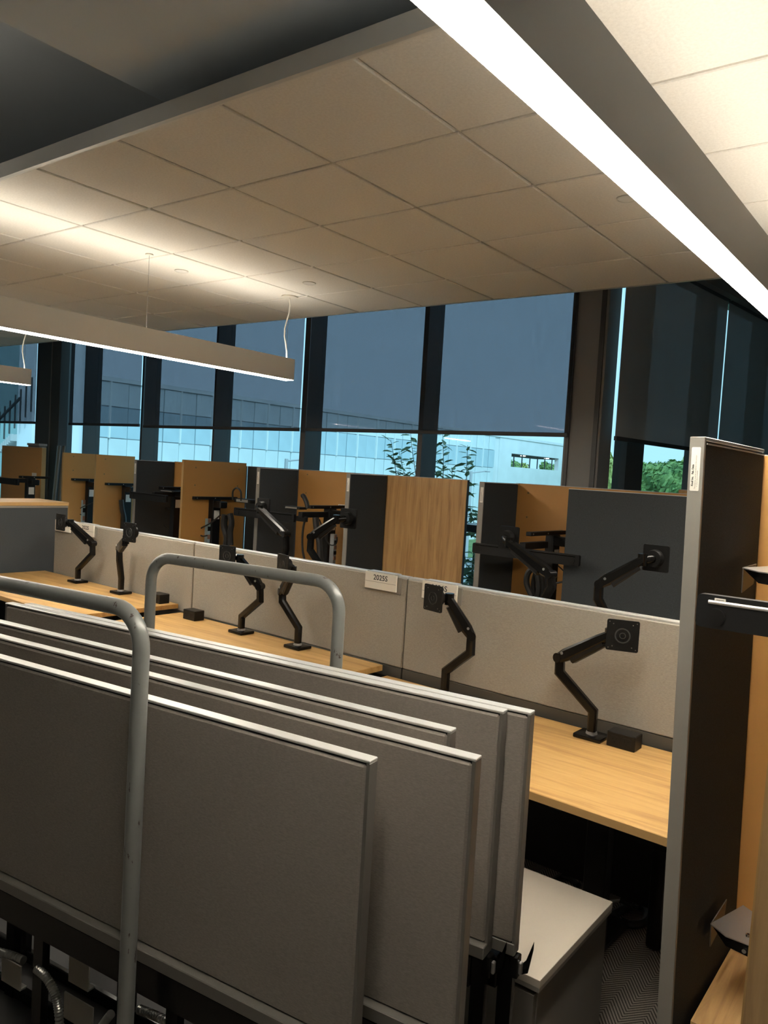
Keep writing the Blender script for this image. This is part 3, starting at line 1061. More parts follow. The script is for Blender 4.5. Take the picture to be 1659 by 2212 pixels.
def bay_frame(T_px, crossbar_px, zrail, label, near=2.0, length=0.56, col_h=True, bar_off=1.93, wall_label=None, u_leg=None, knob=True, colpx=None):
    uL = DU(T_px[0], T_px[1], near)[0] if u_leg is None else u_leg
    far = near + length
    om = (near + far) / 2
    oc = off_on(colpx, 1110, uL) if colpx else om - 0.06
    t = thing('bare_desk', label, 'desk', D(uL, om, -HC), 'bare desk frames without tops')
    part('side_rail', MB().box(D(uL, om, zrail), (0.045, length, 0.030), MD, 0.003), 'black_matte', t)
    sc = MB()
    for o in (near + 0.03, near + length * 0.5 - 0.02):
        sc.cyl(D(uL + 0.024, o, zrail), E1, 0.006, 0.004, 10)
    part('screws', sc, 'steel', t)
    zf = -HC + 0.03
    part('column', MB().box(D(uL, oc, (zrail - 0.015 + zf) / 2), (0.075, 0.10, zrail - 0.015 - zf), MD, 0.004), 'black_matte', t)
    part('foot', MB().box(D(uL, om, zf - 0.008), (0.08, length + 0.05, 0.034), MD, 0.005), 'black_matte', t)
    part('motor', MB().box(D(uL + 0.09, oc, zrail - 0.06), (0.12, 0.10, 0.07), MD, 0.01), 'black_plastic', t)
    # label on the column and a knob screw
    part('data_label', MB().box(D(uL + 0.0375, oc + 0.0, zrail - 0.17), (0.002, 0.07, 0.09), MD), 'label_white', t)
    if crossbar_px:
        (xl, yl), (xr, yr) = crossbar_px
        ua_, za_ = DU(xl, yl, bar_off)
        ub_, zb2 = DU(xr, yr, bar_off)
        zc = (za_ + zb2) / 2
        um_ = (ua_ + ub_) / 2
        bar = part('crossbar', MB().plate(D(um_, bar_off, zc), E1, Vector((0, 0, 1)), ub_ - ua_, 0.078, 0.026, 0.012), 'black_matte', t)
        if knob:
            part('end_disc', MB().cyl(D(ua_ + 0.055, bar_off - 0.013, zc - 0.004), E2, 0.024, 0.006, 24), 'black_plastic', bar)
            part('end_disc', MB().cyl(D(ub_ - 0.055, bar_off - 0.013, zc - 0.004), E2, 0.024, 0.006, 24), 'black_plastic', bar)
        part('lip', MB().box(D(um_, bar_off - 0.014, zc + 0.026), (ub_ - ua_ - 0.06, 0.008, 0.006), MD, 0.002), 'black_metal', bar)
        pa_ = D(max(uL, ua_ + 0.1), bar_off, zc + 0.02)
        part('link', MB().box((D(uL, om - 0.02, zrail - 0.05) + D(uL, bar_off, zc + 0.02)) / 2, (0.05, om - bar_off, 0.05), MD, 0.003), 'black_matte', t)
        part('link', MB().box(D((uL + um_) / 2, bar_off + 0.03, zc), (abs(um_ - uL) + 0.1, 0.03, 0.045), MD, 0.003), 'black_matte', t)
    return uL, oc


f6 = bay_frame((1142, 1152), ((1022, 1190), (1253, 1204)), -0.40, 'bare black desk frame in the bay with coiled cables', colpx=1198)
f5 = bay_frame((668, 1092), ((507, 1108), (637, 1116)), -0.37, 'bare black desk frame in the bright orange bay with the power strip', bar_off=1.9, colpx=713)
f4 = bay_frame(None, None, -0.39, 'bare black desk frame against the orange side panel with screw holes', near=off_on(418, 1073, du + 0.05), u_leg=du + 0.05, colpx=463)
f4b = bay_frame(None, ((282, 1070), (361, 1077)), -0.33, 'bare black desk frame whose rail crosses the white-stickered divider', near=1.97, u_leg=-6.3, bar_off=1.9)
f3 = bay_frame(None, None, -0.36, 'bare black desk frame against the brownish orange side panel', near=off_on(228, 1046, u2 + 0.05), u_leg=u2 + 0.05, length=0.5, colpx=272)
f2 = bay_frame(None, None, -0.345, 'bare black desk frame against the orange side panel near the black column', near=off_on(155, 1036, u3 + 0.05), u_leg=u3 + 0.05, length=0.5, colpx=193)
f1 = bay_frame((42, 1026), ((-60, 1034), (40, 1038)), -0.345, 'bare black desk frame above the oak-topped cabinet', near=1.62, length=0.4, bar_off=1.55)


# cables and power strips hanging on the frames
def cable(pts, label, r=0.007, mat_='cord_black', group='loose cables in the window bays', name='cable', cat='cable'):
    P = []
    n = len(pts)
    for i in range(n - 1):
        p0, p1, p2, p3 = pts[max(i - 1, 0)], pts[i], pts[i + 1], pts[min(i + 2, n - 1)]
        for k in range(6):
            s = k / 6
            P.append(0.5 * ((2 * p1) + (p2 - p0) * s + (2 * p0 - 5 * p1 + 4 * p2 - p3) * s * s + (3 * p1 - p0 - 3 * p2 + p3) * s ** 3))
    P.append(pts[-1])
    return solo(name, MB().tube(P, r, 8), mat_, label, cat, group)


def cpx(lst, off):
    return [DP(x, y, off) for x, y in lst]


cable(cpx([(503, 1080), (503, 1062), (511, 1054), (520, 1062), (521, 1082)], 2.0), 'black cable arched above the bare frame by the side panel', 0.009)
cable(cpx([(476, 1113), (455, 1130), (433, 1142), (430, 1153), (437, 1158), (447, 1157)], f4[1] - 0.12), 'black cable curving down to the power strip by the orange side panel', 0.008)
cable(cpx([(660, 1118), (655, 1140), (653, 1165), (654, 1190), (659, 1214)], 1.95), 'pair-like black cable hanging down in the bright orange bay', 0.010)
cable(cpx([(690, 1122), (700, 1150), (708, 1172), (718, 1178), (727, 1172), (728, 1160)], f5[1] - 0.09), 'thin black cable looping over the grey power strip', 0.006)
cable(cpx([(200, 1086), (185, 1092), (170, 1100), (167, 1106), (175, 1112)], f2[1] - 0.10), 'black cable curling beside the blue power strip', 0.006)
cable(cpx([(268, 1084), (247, 1080), (235, 1079), (231, 1088), (237, 1112), (241, 1135)], f3[1] - 0.05), 'black cable loop on the brownish orange side panel', 0.008)
cable(cpx([(358, 1098), (368, 1100), (378, 1118), (384, 1140), (383, 1146), (380, 1142)], 2.40), 'black cable dangling between dark divider and side panel', 0.008)
cable(cpx([(355, 1135), (365, 1145), (375, 1152), (384, 1160), (388, 1172)], 2.40), 'black cable running down to a plug by the side panel', 0.008)
cable(cpx([(1150, 1290), (1138, 1262), (1140, 1240), (1150, 1230), (1160, 1240), (1164, 1270), (1160, 1295)], 2.0), 'thick black coil of cable behind the angled monitor arm', 0.022)
cable(cpx([(1156, 1296), (1152, 1262), (1158, 1236), (1168, 1236), (1172, 1262), (1170, 1300)], 2.05), 'second black coil of cable in the same bay', 0.018)
cable(cpx([(1190, 1262), (1210, 1258), (1228, 1255)], 2.1), 'thin black cable stretched to the wide dark panel', 0.007)
cable(cpx([(1205, 1222), (1216, 1232), (1228, 1246)], 2.1), 'thin black cable slanting behind the wide dark panel', 0.005)
cable(cpx([(486, 1112), (484, 1135), (490, 1160), (488, 1180)], 2.02), 'thick bundled black cable under the frame by the side panel', 0.035)
cable(cpx([(497, 1110), (500, 1130), (497, 1150), (498, 1178)], 2.0), 'second bundled black cable under the frame by the side panel', 0.03)
cable(cpx([(682, 1118), (684, 1140), (690, 1170), (692, 1215)], 2.0), 'thick bundled black cable in the bright orange bay', 0.03)
cable(cpx([(262, 1080), (264, 1100), (268, 1120), (267, 1140)], f3[1] - 0.10), 'thick bundled black cable on the brownish orange panel', 0.03)


def strip(px, y0, y1, off, w, mat_, label, sockets=0):
    a, b = DP(px, y0, off), DP(px, y1, off)
    h = a.z - b.z
    c = (a + b) / 2
    c = Vector((b.x, b.y, c.z))
    t = thing('power_strip', label, 'power strip', Vector((c.x, c.y, b.z)), 'power strips on the bare frames')
    part('body', MB().box(c, (w, 0.04, h), MD, 0.003), mat_, t)
    n = max(sockets, 2)
    for k in range(n):
        q = c + Vector((0, 0, h * (0.42 - 0.84 * k / (n - 1) * 0.8))) + E1 * (w * 0.5)
        part('socket', MB().box(q, (0.012, 0.032, h / n * 0.55), MD), 'rust_socket' if k % 2 == 0 else 'black_plastic', t)


strip(717, 1153, 1222, f5[1] - 0.07, 0.05, 'strip_grey', 'grey power strip with square sockets in the bright orange bay', 5)
strip(447, 1120, 1172, f4[1] - 0.07, 0.045, 'strip_blue', 'blue-grey power strip on the frame by the orange side panel', 3)
strip(178, 1080, 1132, f2[1] - 0.07, 0.045, 'strip_blue', 'light blue power strip on the frame near the black column', 3)


# control boxes on the frames
def ctrl(px0, px1, y0, y1, off, label):
    a, b = DP(px0, y0, off), DP(px1, y1, off)
    c = (a + b) / 2
    w = (b - a).dot(E1)
    t = thing('control_box', label, 'control box', Vector((c.x, c.y, b.z)), 'control boxes on the bare frames')
    part('case', MB().box(c, (w, 0.10, abs(a.z - b.z)), MD, 0.004), 'black_plastic', t)
    part('end_plate', MB().box(c - E2 * 0.051, (w * 0.7, 0.002, abs(a.z - b.z) * 0.7), MD), 'frame_grey', t)


ctrl(514, 549, 1076, 1088, 2.05, 'dark control box on the frame beside the arched cable')
ctrl(620, 655, 1092, 1101, 2.0, 'dark control box on the frame left of the leaning black strap')
ctrl(351, 384, 1058, 1064, 2.1, 'flat dark control box before the dark divider')
cable(cpx([(653, 1072), (656, 1072), (662, 1085), (665, 1098)], 2.05), 'leaning black strap standing up before the bright orange panel', 0.022, group=None, name='strap', cat='strap')


# paper labels stuck on the orange panels
def sticker(px0, py0, px1, py1, off, text, label):
    a, b = DP(px0, py0, off), DP(px1, py1, off)
    c = (a + b) / 2
    w, h = (b - a).dot(E1), a.z - b.z
    t = thing('paper_label', label, 'label', Vector((c.x, c.y, b.z)), 'paper labels on the orange panels')
    sh = part('sheet', MB().plate(c, E1, Vector((0, 0, 1)), w, h, 0.0012, 0.002), 'label_white', t)
    if text:
        lettering(text, min(h * 0.7, w * 0.3), c - E2 * 0.001 - E1 * w * 0.2, E1, Vector((0, 0, 1)), 'ink', sh, 0.0006)
    for k in range(3):
        part('print_line', MB().plate(c - E2 * 0.001 + E1 * w * 0.15 + Vector((0, 0, h * (-0.1 - 0.13 * k))), E1, Vector((0, 0, 1)), w * 0.5, h * 0.05, 0.0006, 0.0004), 'ink_grey', sh)


sticker(731, 1089, 750, 1097, OB - 0.006, 'Knoll', 'white printed label on the bright orange panel above a monitor arm')
sticker(730, 1104, 736, 1118, OB - 0.006, None, 'narrow white label under the printed one on the bright orange panel')
sticker(69, 1021, 78, 1050, 2.09, None, 'tall white printed label on the orange panel above the cabinet')

# leaning channels by the black column
la, lb = at_y(128, 963, 5.90), at_y(117, 1075, 5.84)
lb = la + (lb - la) * (la.z / (la.z - lb.z))
mbx = MB()
dv = (lb - la)
mbx.bar([la, lb], [0.10, 0.10], 0.03, Vector((0.2, 1, 0)).cross(dv).cross(dv))
solo('metal_channel', mbx, 'frame_grey', 'long grey metal channel leaning against the black boxed column', 'metal channel')
la2 = la + Vector((0.12, 0.0, 0.0))
lb2 = lb + Vector((0.12, 0.0, 0.0))
mbx = MB().bar([la2, lb2], [0.05, 0.05], 0.03, Vector((0.2, 1, 0)).cross(dv).cross(dv))
solo('metal_channel', mbx, 'pedestal_body', 'thin dark metal channel leaning beside the long grey one', 'metal channel')
pa, pb = at_y(61, 957, 5.7), at_y(93, 969, 5.7)
t = thing('storage_box', 'dark box top showing above the orange panel by the black column', 'box', ((pa.x + pb.x) / 2, 5.8, 0))
part('body', MB().span((pa.x, 5.7, 0.0), (pb.x - 0.1, 5.80, pa.z - 0.01)), 'pedestal_body', t)
part('lid', MB().span((pa.x - 0.01, 5.69, pa.z - 0.03), (pb.x - 0.09, 5.81, pa.z)), 'column_paint', t)

# ------------------------------------------------------------------ right-hand bay
LEAN = Matrix.Rotation(math.radians(-1.2), 3, 'Y') @ Matrix.Rotation(math.radians(-2.5), 3, 'Z')
RB = Vector((-0.555, 2.2, 0.0))                  # foot of the right edge of the tall panel
tp = thing('tall_panel', 'tall dark fabric panel with light grey edge and white sticker at the desk end', 'panel', RB)
tp_h = at_y(1525, 943, 2.2).z
th = 0.040
Ltp = 0.60


def rbx(x0, x1, y0, y1, z0, z1, bev=0.0):
    c = LEAN @ Vector(((x0 + x1) / 2, (y0 + y1) / 2, (z0 + z1) / 2)) + RB
    return MB().box(c, (abs(x1 - x0), abs(y1 - y0), abs(z1 - z0)), LEAN, bev)


part('core', rbx(-th + 0.006, -0.006, 0.012, Ltp, 0.03, tp_h - 0.01), 'black_matte', tp)
part('face', rbx(-0.006, 0.0, 0.012, Ltp, 0.03, tp_h - 0.02), 'charcoal_fabric', tp, 'dark grey woven fabric')
part('face', rbx(-th, -th + 0.006, 0.012, Ltp, 0.03, tp_h - 0.02), 'charcoal_fabric', tp)
part('edge_post', rbx(-th, 0.0, 0.0, 0.012, 0.0, tp_h, 0.0015), 'frame_grey', tp, 'light grey metal edge')
part('top_cap', rbx(-th, 0.0, 0.012, Ltp, tp_h - 0.010, tp_h, 0.001), 'frame_light', tp)
part('cap_line', rbx(0.0, 0.002, 0.016, Ltp, tp_h - 0.020, tp_h - 0.016), 'frame_light', tp)
RT, RU = LEAN @ Vector((1, 0, 0)), LEAN @ Vector((0, 0, 1))
RF = LEAN @ Vector((0, 1, 0))
sc = LEAN @ Vector((-th / 2 - 0.001, -0.0006, tp_h - 0.087)) + RB
st = part('sticker', MB().plate(sc, RT, RU, 0.024, 0.118, 0.0012, 0.003), 'label_white', tp, 'white adhesive label with small print')
lettering('Knoll Inc.   Fab. Date', 0.0068, sc - RF * 0.0008 - RT * 0.006 - RU * 0.017, RU, -RT, 'ink', st, 0.0003)
lettering('The assembly must be maintained in this position', 0.0046, sc - RF * 0.0008 + RT * 0.0015 - RU * 0.008, RU, -RT, 'ink_grey', st)
lettering('in which this is installed', 0.0046, sc - RF * 0.0008 + RT * 0.0065 - RU * 0.026, RU, -RT, 'ink_grey', st)

OY = 2.805
oz = at_y(1655, 985, OY).z
ob = thing('bay_panel', 'orange panel standing behind the tall dark panel and the black rail', 'panel', (0.1, OY, 0))
part('board', MB().span((-0.598, OY, 0.02), (0.9, OY + 0.03, oz)), 'orange_laminate', ob)
part('top_edge', MB().span((-0.598, OY, oz), (0.9, OY + 0.03, oz + 0.004)), 'frame_light', ob)
part('foot', MB().span((-0.4, OY, 0.0), (-0.3, OY + 0.03, 0.02)), 'black_metal', ob)
part('foot', MB().span((0.6, OY, 0.0), (0.7, OY + 0.03, 0.02)), 'black_metal', ob)

# bare frame with the black rail in front
ry = 2.05
ra = at_y(1507, 1315, ry)
rf = thing('bare_desk', 'bare black desk frame whose rail with a white reflection crosses the tall panel', 'desk', (0.2, ry, 0), 'bare desk frames without tops')
zc = ra.z
xr = ra.x + 1.15
bar = part('crossbar', MB().plate(((ra.x + xr) / 2, ry, zc), (1, 0, 0), (0, 0, 1), xr - ra.x, 0.082, 0.026, 0.012), 'black_matte', rf)
part('lip', MB().tube([(ra.x + 0.028, ry - 0.013, zc + 0.0235), (xr - 0.03, ry - 0.013, zc + 0.0235)], 0.005, 10), 'frame_light', bar, 'rail lip coloured pale as its white reflection')  # pale colour stands in for the white reflection on the black rail
part('end_disc', MB().cyl((ra.x + 0.048, ry - 0.014, zc - 0.012), (0, 1, 0), 0.021, 0.006, 28), 'black_plastic', bar)
tg = part('care_tag', MB().plate((ra.x + 0.055, ry - 0.0145, zc + 0.031), (1, 0, 0), (0, 0, 1), 0.026, 0.008, 0.001, 0.001), 'label_white', bar)
part('print_line', MB().plate((ra.x + 0.055, ry - 0.0153, zc + 0.031), (1, 0, 0), (0, 0, 1), 0.018, 0.002, 0.0004, 0.0004), 'ink_grey', tg)
for x in (0.06, 0.45):
    part('column', MB().box((x + 0.1, ry + 0.25, zc / 2 + 0.015), (0.075, 0.10, zc - 0.05), None, 0.004), 'black_matte', rf)
    part('link', MB().box((x + 0.1, ry + 0.13, zc), (0.05, 0.24, 0.05), None, 0.003), 'black_matte', rf)
    part('foot', MB().box((x + 0.1, ry + 0.2, 0.018), (0.08, 0.5, 0.034), None, 0.005), 'black_matte', rf)


# steel shelf brackets on the tall panel
def bracket(pz, y0, y1, ext, label):
    """a bent steel plate fixed to the tall panel's right face, reaching right"""
    xw = -0.53
    t = thing('shelf_bracket', label, 'bracket', (xw, (y0 + y1) / 2, pz), 'steel brackets on the tall panel')
    poly = [(xw, y0, pz), (xw + 0.05, y0 - 0.03, pz - 0.004), (xw + ext, y0 - 0.03, pz - 0.004), (xw + ext, y1 - 0.06, pz), (xw + 0.05, y1, pz)]
    part('top_plate', MB().prism(poly, (0, 0, -0.003)), 'steel', t)
    part('web', MB().prism([(xw + 0.0, y0 + 0.005, pz - 0.003), (xw + 0.06, y0 - 0.026, pz - 0.006), (xw + ext, y0 - 0.026, pz - 0.006), (xw + ext, y0 - 0.026, pz - 0.045), (xw + 0.05, y0 - 0.02, pz - 0.038)], (0, 0.003, 0)), 'black_metal', t)
    part('wall_plate', MB().prism([(xw, y0, pz), (xw, y1, pz), (xw, y1 - 0.02, pz - 0.06), (xw, y0 + 0.01, pz - 0.075)], (0.003, 0, 0)), 'dark_bronze', t)
    s = part('screw', MB().cyl((xw + ext * 0.72, y0 + 0.01, pz + 0.002), (0, 0, 1), 0.008, 0.006, 18, 0.006), 'chrome', t)
    part('screw_socket', MB().cyl((xw + ext * 0.72, y0 + 0.01, pz + 0.0052), (0, 0, 1), 0.003, 0.001, 6), 'dark_hole', s)
    part('screw', MB().cyl((xw + ext * 0.72, y0 - 0.028, pz - 0.028), (0, 1, 0), 0.006, 0.006, 14), 'chrome', t)


q = at_y(1600, 1222, 2.5)
bracket(q.z, 2.45, 2.62, 0.16, 'steel bracket above the black rail')
q = at_y(1565, 1958, 2.55)
bracket(q.z, 2.42, 2.60, 0.14, 'steel bracket low down above the oak bench')

# low oak-topped bench
zs = -1.5 + HC
bn = thing('low_bench', 'low bench with an oak top between tall panel and oak board', 'bench', (-0.2, 2.55, 0))
part('top', MB().span((-0.533, 2.29, zs - 0.028), (0.02, 2.795, zs), bev=0.0015), 'oak_y', bn)
part('edge_band', MB().span((-0.532, 2.2885, zs - 0.027), (0.02, 2.29, zs - 0.001)), 'oak_edge', bn)
part('body', MB().span((-0.52, 2.33, 0.03), (0.01, 2.78, zs - 0.028)), 'black_matte', bn)
part('plinth', MB().span((-0.50, 2.36, 0.0), (0.0, 2.76, 0.03)), 'black_metal', bn)
# standing oak board nearest the right border
bt, bl_ = at_y(1659, 1640, 1.62), at_y(1601, 2200, 1.62)
bdir = (bt - bl_) / (bt.z - bl_.z)
foot = bl_ - bdir * bl_.z
btop = 1.6
bb = thing('oak_board', 'upright shade-toned oak board leaning before the orange panel and bench', 'board', (foot.x + 0.3, 1.63, 0))


def bbx(x0, x1, y0, y1):
    vs = []
    for z in (0.0, btop):
        o_ = foot + bdir * z
        vs += [(o_.x + x0, o_.y + y0, z), (o_.x + x1, o_.y + y0, z), (o_.x + x1, o_.y + y1, z), (o_.x + x0, o_.y + y1, z)]
    return MB().add(vs, [(0, 1, 2, 3), (4, 5, 6, 7), (0, 1, 5, 4), (1, 2, 6, 5), (2, 3, 7, 6), (3, 0, 4, 7)])


part('panel', bbx(0.0035, 0.7, 0.0, 0.024), 'oak_shaded', bb)
part('edge_band', bbx(0.0, 0.0035, -0.0005, 0.0245), 'oak_edge', bb, 'pale oak edge band')

# pedestal
HP = -1.3
pc_ = [at_z(*p, HP) for p in ((1319, 1946), (1172, 2122))]
px1 = (pc_[0].x + pc_[1].x) / 2
py1, py0 = pc_[0].y, pc_[1].y
zt = HP + HC
pd = thing('mobile_pedestal', 'grey mobile pedestal with pale top in front of the desk', 'pedestal', (px1 - 0.19, (py0 + py1) / 2, 0))
part('top', MB().span((px1 - 0.40, py0, zt - 0.022), (px1, py1, zt), bev=0.001), 'pedestal_top', pd)
part('top_edge', MB().span((px1 - 0.399, py0 + 0.001, zt - 0.034), (px1 - 0.001, py1 - 0.001, zt - 0.022)), 'frame_grey', pd)
part('body', MB().span((px1 - 0.39, py0 + 0.022, 0.05), (px1 - 0.012, py1 - 0.01, zt - 0.034)), 'pedestal_body', pd)
for (a, b) in ((0.06, 0.24), (0.246, zt - 0.05)):
    dr = part('drawer', MB().span((px1 - 0.386, py0 + 0.004, a), (px1 - 0.016, py0 + 0.022, b)), 'pedestal_body', pd)
    part('handle', MB().span((px1 - 0.25, py0 - 0.004, b - 0.02), (px1 - 0.15, py0 + 0.004, b - 0.008)), 'frame_grey', dr)
for (x, y) in ((-0.36, 0.05), (-0.04, 0.05), (-0.36, 0.4), (-0.04, 0.4)):
    part('caster', MB().cyl((px1 + x, py0 + y, 0.025), (1, 0, 0), 0.025, 0.02, 14), 'black_plastic', pd)

# things on the floor under the desk
q = at_z(1375, 2000, -HC + 0.05)
fl = [at_z(x, y, -HC + 0.02) for (x, y) in ((1325, 1975), (1350, 1962), (1378, 1955), (1398, 1972), (1392, 1992), (1365, 1998), (1345, 1990))]
cable(fl, 'thick dark cable loop lying on the carpet under the desk', 0.016, group=None)
fl = [at_z(x, y, -HC + 0.012) for (x, y) in ((1190, 1905), (1210, 1893), (1235, 1900), (1250, 1912))]
cable(fl, 'dark cable lying on the carpet behind the pedestal', 0.012, group=None)
fl = [at_z(x, y, -HC + 0.062) for (x, y) in ((1316, 1948), (1342, 1944))]
pg = thing('power_plug', 'black power plug with shining prongs on a cord under the desk', 'plug', fl[1])
part('cord', MB().tube([fl[0], fl[1]], 0.005, 8), 'frame_grey', pg)
part('body', MB().tube([fl[1], fl[1] + Vector((0.05, -0.005, 0.0))], 0.014, 12), 'black_plastic', pg)
part('prong', MB().box(fl[1] + Vector((0.062, -0.005, 0.006)), (0.025, 0.006, 0.006)), 'chrome', pg)
part('prong', MB().box(fl[1] + Vector((0.062, -0.005, -0.006)), (0.025, 0.006, 0.006)), 'chrome', pg)
us, _ = DU(1424, 1900, -0.12)
p0 = D(us, -0.12, -HC)
hb = thing('cable_spool', 'dark upright cable spool under the desk by the tall panel', 'spool', p0)
part('drum', MB().box(p0 + Vector((0, 0, 0.2)), (0.06, 0.06, 0.40), MD, 0.02, 2), 'black_plastic', hb)
part('cord', MB().tube([p0 + Vector((0, 0, 0.39)), p0 + Vector((-0.01, 0, 0.52)), p0 + Vector((-0.012, 0, 0.68))], 0.004, 6), 'cord_black', hb)

# ------------------------------------------------------------------ cart with panels
CA = math.radians(6.6)
C1 = Vector((math.cos(CA), math.sin(CA), 0))
C2 = Vector((-math.sin(CA), math.cos(CA), 0))
MC = Matrix.Rotation(CA, 3, 'Z')
H3 = -0.55
DKZ = -1.60                                   # deck height (relative to the eye)
ends = [(798, 1645), (1027, 1641), (972.5, 1579.5), (1086, 1538), (1146, 1540.5)]
cl_ = ['fabric panel at the front of the cart, nearest the front handle', 'fabric panel second from the front handle on the cart', 'shorter-reaching fabric panel in the middle of the cart stack', 'fabric panel second from the back of the cart stack', 'fabric panel at the back of the cart stack, nearest the grey pedestal']
fb = -0.565
TH3 = 0.034
PFR = []
for k, (px, py) in enumerate(ends):
    P = at_z(px, py, H3)                      # near right top corner
    P.z = 0
    PFR.append(P)
    L = 1.90
    zt, zb2 = H3 + HC, H3 + fb + HC
    base = DKZ + HC

    def cb(s0, s1, d0, d1, z0, z1, bev=0.0):
        c = P - C1 * ((s0 + s1) / 2) + C2 * ((d0 + d1) / 2)
        return MB().box((c.x, c.y, (z0 + z1) / 2), (abs(s1 - s0), abs(d1 - d0), abs(z1 - z0)), MC, bev)
    mid = P - C1 * (L / 2) + C2 * (TH3 / 2)
    t = thing('fabric_panel', 'taupe ' + cl_[k], 'panel', (mid.x, mid.y, base), 'partition panels stacked on the cart')
    part('fabric', cb(0.008, L - 0.008, 0.0, 0.012, zb2, zt - 0.010, 0.005), 'taupe_fabric', t)
    part('fabric', cb(0.008, L - 0.008, TH3 - 0.012, TH3, zb2, zt - 0.010, 0.005), 'taupe_fabric', t)
    part('core', cb(0.006, L - 0.006, 0.006, TH3 - 0.006, zb2, zt - 0.004), 'black_matte', t)
    part('top_cap', cb(0.0, L, 0.002, TH3 - 0.002, zt - 0.006, zt, 0.0012), 'frame_light', t, 'shiny aluminium top cap')
    part('end_post', cb(0.0, 0.008, 0.002, TH3 - 0.002, zb2 - 0.02, zt - 0.006, 0.001), 'end_bronze', t)
    part('end_post', cb(L - 0.008, L, 0.002, TH3 - 0.002, zb2 - 0.02, zt - 0.006, 0.001), 'end_bronze', t)
    part('ledge', cb(0.0, L, -0.02 if k < 4 else 0.0, TH3, zb2 - 0.030, zb2, 0.002), 'ledge_taupe', t)
    # open lower frame with raceway
    for s in (0.02, 0.48, 0.95, 1.42, 1.88):
        po = part('post', cb(s - 0.018, s + 0.018, 0.006, TH3 - 0.006, base, zb2 - 0.03), 'black_metal', t)
        if s < 0.1:
            part('slot', cb(s - 0.006, s + 0.006, 0.0045, 0.0062, base + 0.12, base + 0.2), 'dark_hole', po)
            part('slot', cb(-0.0005 - 0.002, 0.0015, 0.012, 0.024, base + 0.05, base + 0.16), 'dark_hole', po)
    part('raceway', cb(0.04, L - 0.04, 0.0, TH3, zb2 - 0.125, zb2 - 0.045, 0.003), 'black_metal', t)
    part('raceway', cb(0.04, L - 0.04, 0.008, TH3 - 0.008, base, base + 0.04, 0.003), 'black_metal', t)
    if k >= 3:
        br = part('bracket', cb(-0.010, 0.012, 0.004, TH3 - 0.004, zb2 - 0.085, zb2 - 0.032, 0.002), 'black_metal', t, 'black steel end bracket')
        part('latch', cb(-0.018, -0.010, 0.010, 0.022, zb2 - 0.075, zb2 - 0.045, 0.002), 'steel', br)
        h0 = P + C1 * 0.010 + C2 * (TH3 - 0.006)
        poly = [(0.0, zb2 - 0.06), (0.012, zb2 - 0.045), (0.028, zb2 + 0.006), (0.028, zb2 - 0.014), (0.018, zb2 - 0.075), (0.0, zb2 - 0.085)]
        part('hook', MB().prism([Vector((h0.x, h0.y, z_)) + C1 * s_ for s_, z_ in poly], C2 * 0.004), 'black_metal', br)

# the cart itself
yl = PFR[0] - C1 * 0.95
ct = thing('panel_cart', 'grey platform cart with two bent tube handles carrying the panels', 'cart', (yl.x, 1.38, 0))
hz = -0.335
fp = at_z(228, 1305, hz)
fp_n = Vector((fp.x, fp.y, 0))
post_f = at_plane(301, 1500, fp_n, C2)
bp_ = at_z(525, 1230, hz)
bp_n = Vector((bp_.x, bp_.y, 0))
post_l = at_plane(323, 1335, bp_n, C2)
post_r = at_plane(728, 1400, bp_n, C2)
wlen = (Vector((post_r.x, post_r.y, 0)) - Vector((post_l.x, post_l.y, 0))).dot(C1)


def loop(right_pt, width, r, label):
    R_ = Vector((right_pt.x, right_pt.y, 0))
    zt_, zb_ = hz + HC, DKZ + HC - 0.06
    br_ = 0.085
    pts = [R_ + Vector((0, 0, zb_)), R_ + Vector((0, 0, zb_ + 0.5)), R_ + Vector((0, 0, zt_ - br_))]
    for k in range(1, 9):
        a = math.pi / 2 * k / 8
        pts.append(R_ - C1 * (br_ * (1 - math.cos(a))) + Vector((0, 0, zt_ - br_ + br_ * math.sin(a))))
    L_ = R_ - C1 * width
    pts.append((R_ + L_) / 2 + Vector((0, 0, zt_)))
    for k in range(0, 9):
        a = math.pi / 2 * k / 8
        pts.append(L_ + C1 * (br_ * (1 - math.sin(a))) + Vector((0, 0, zt_ - br_ + br_ * math.cos(a))))
    pts.append(L_ + Vector((0, 0, zb_ + 0.5)))
    pts.append(L_ + Vector((0, 0, zb_)))
    return part('handle', MB().tube(pts, r, 20), 'tube_grey', ct, label)


loop(post_f, wlen, 0.0185, 'chipped grey bent tube handle')
loop(post_r, wlen, 0.0185, 'chipped grey bent tube handle')
pf, pb_ = Vector((post_f.x, post_f.y, 0)), Vector((post_r.x, post_r.y, 0))
fd, bd = pf.dot(C2), pb_.dot(C2)
s_r = PFR[1].dot(C1) - 0.05
s_l = s_r - 1.85
c = C1 * ((s_r + s_l) / 2) + C2 * ((fd + bd) / 2)
part('deck', MB().box((c.x, c.y, DKZ + HC - 0.03), (s_r - s_l, bd - fd + 0.05, 0.06), MC, 0.004), 'black_matte', ct)
for s in (s_r - 0.15, s_l + 0.15):
    for dd in (fd + 0.08, bd - 0.08):
        q = C1 * s + C2 * dd
        w_ = part('caster', MB().cyl((q.x, q.y, 0.045), C2, 0.045, 0.03, 18), 'black_plastic', ct)
        part('fork', MB().box((q.x, q.y, 0.085), (0.05, 0.045, 0.05), MC), 'frame_grey', w_)


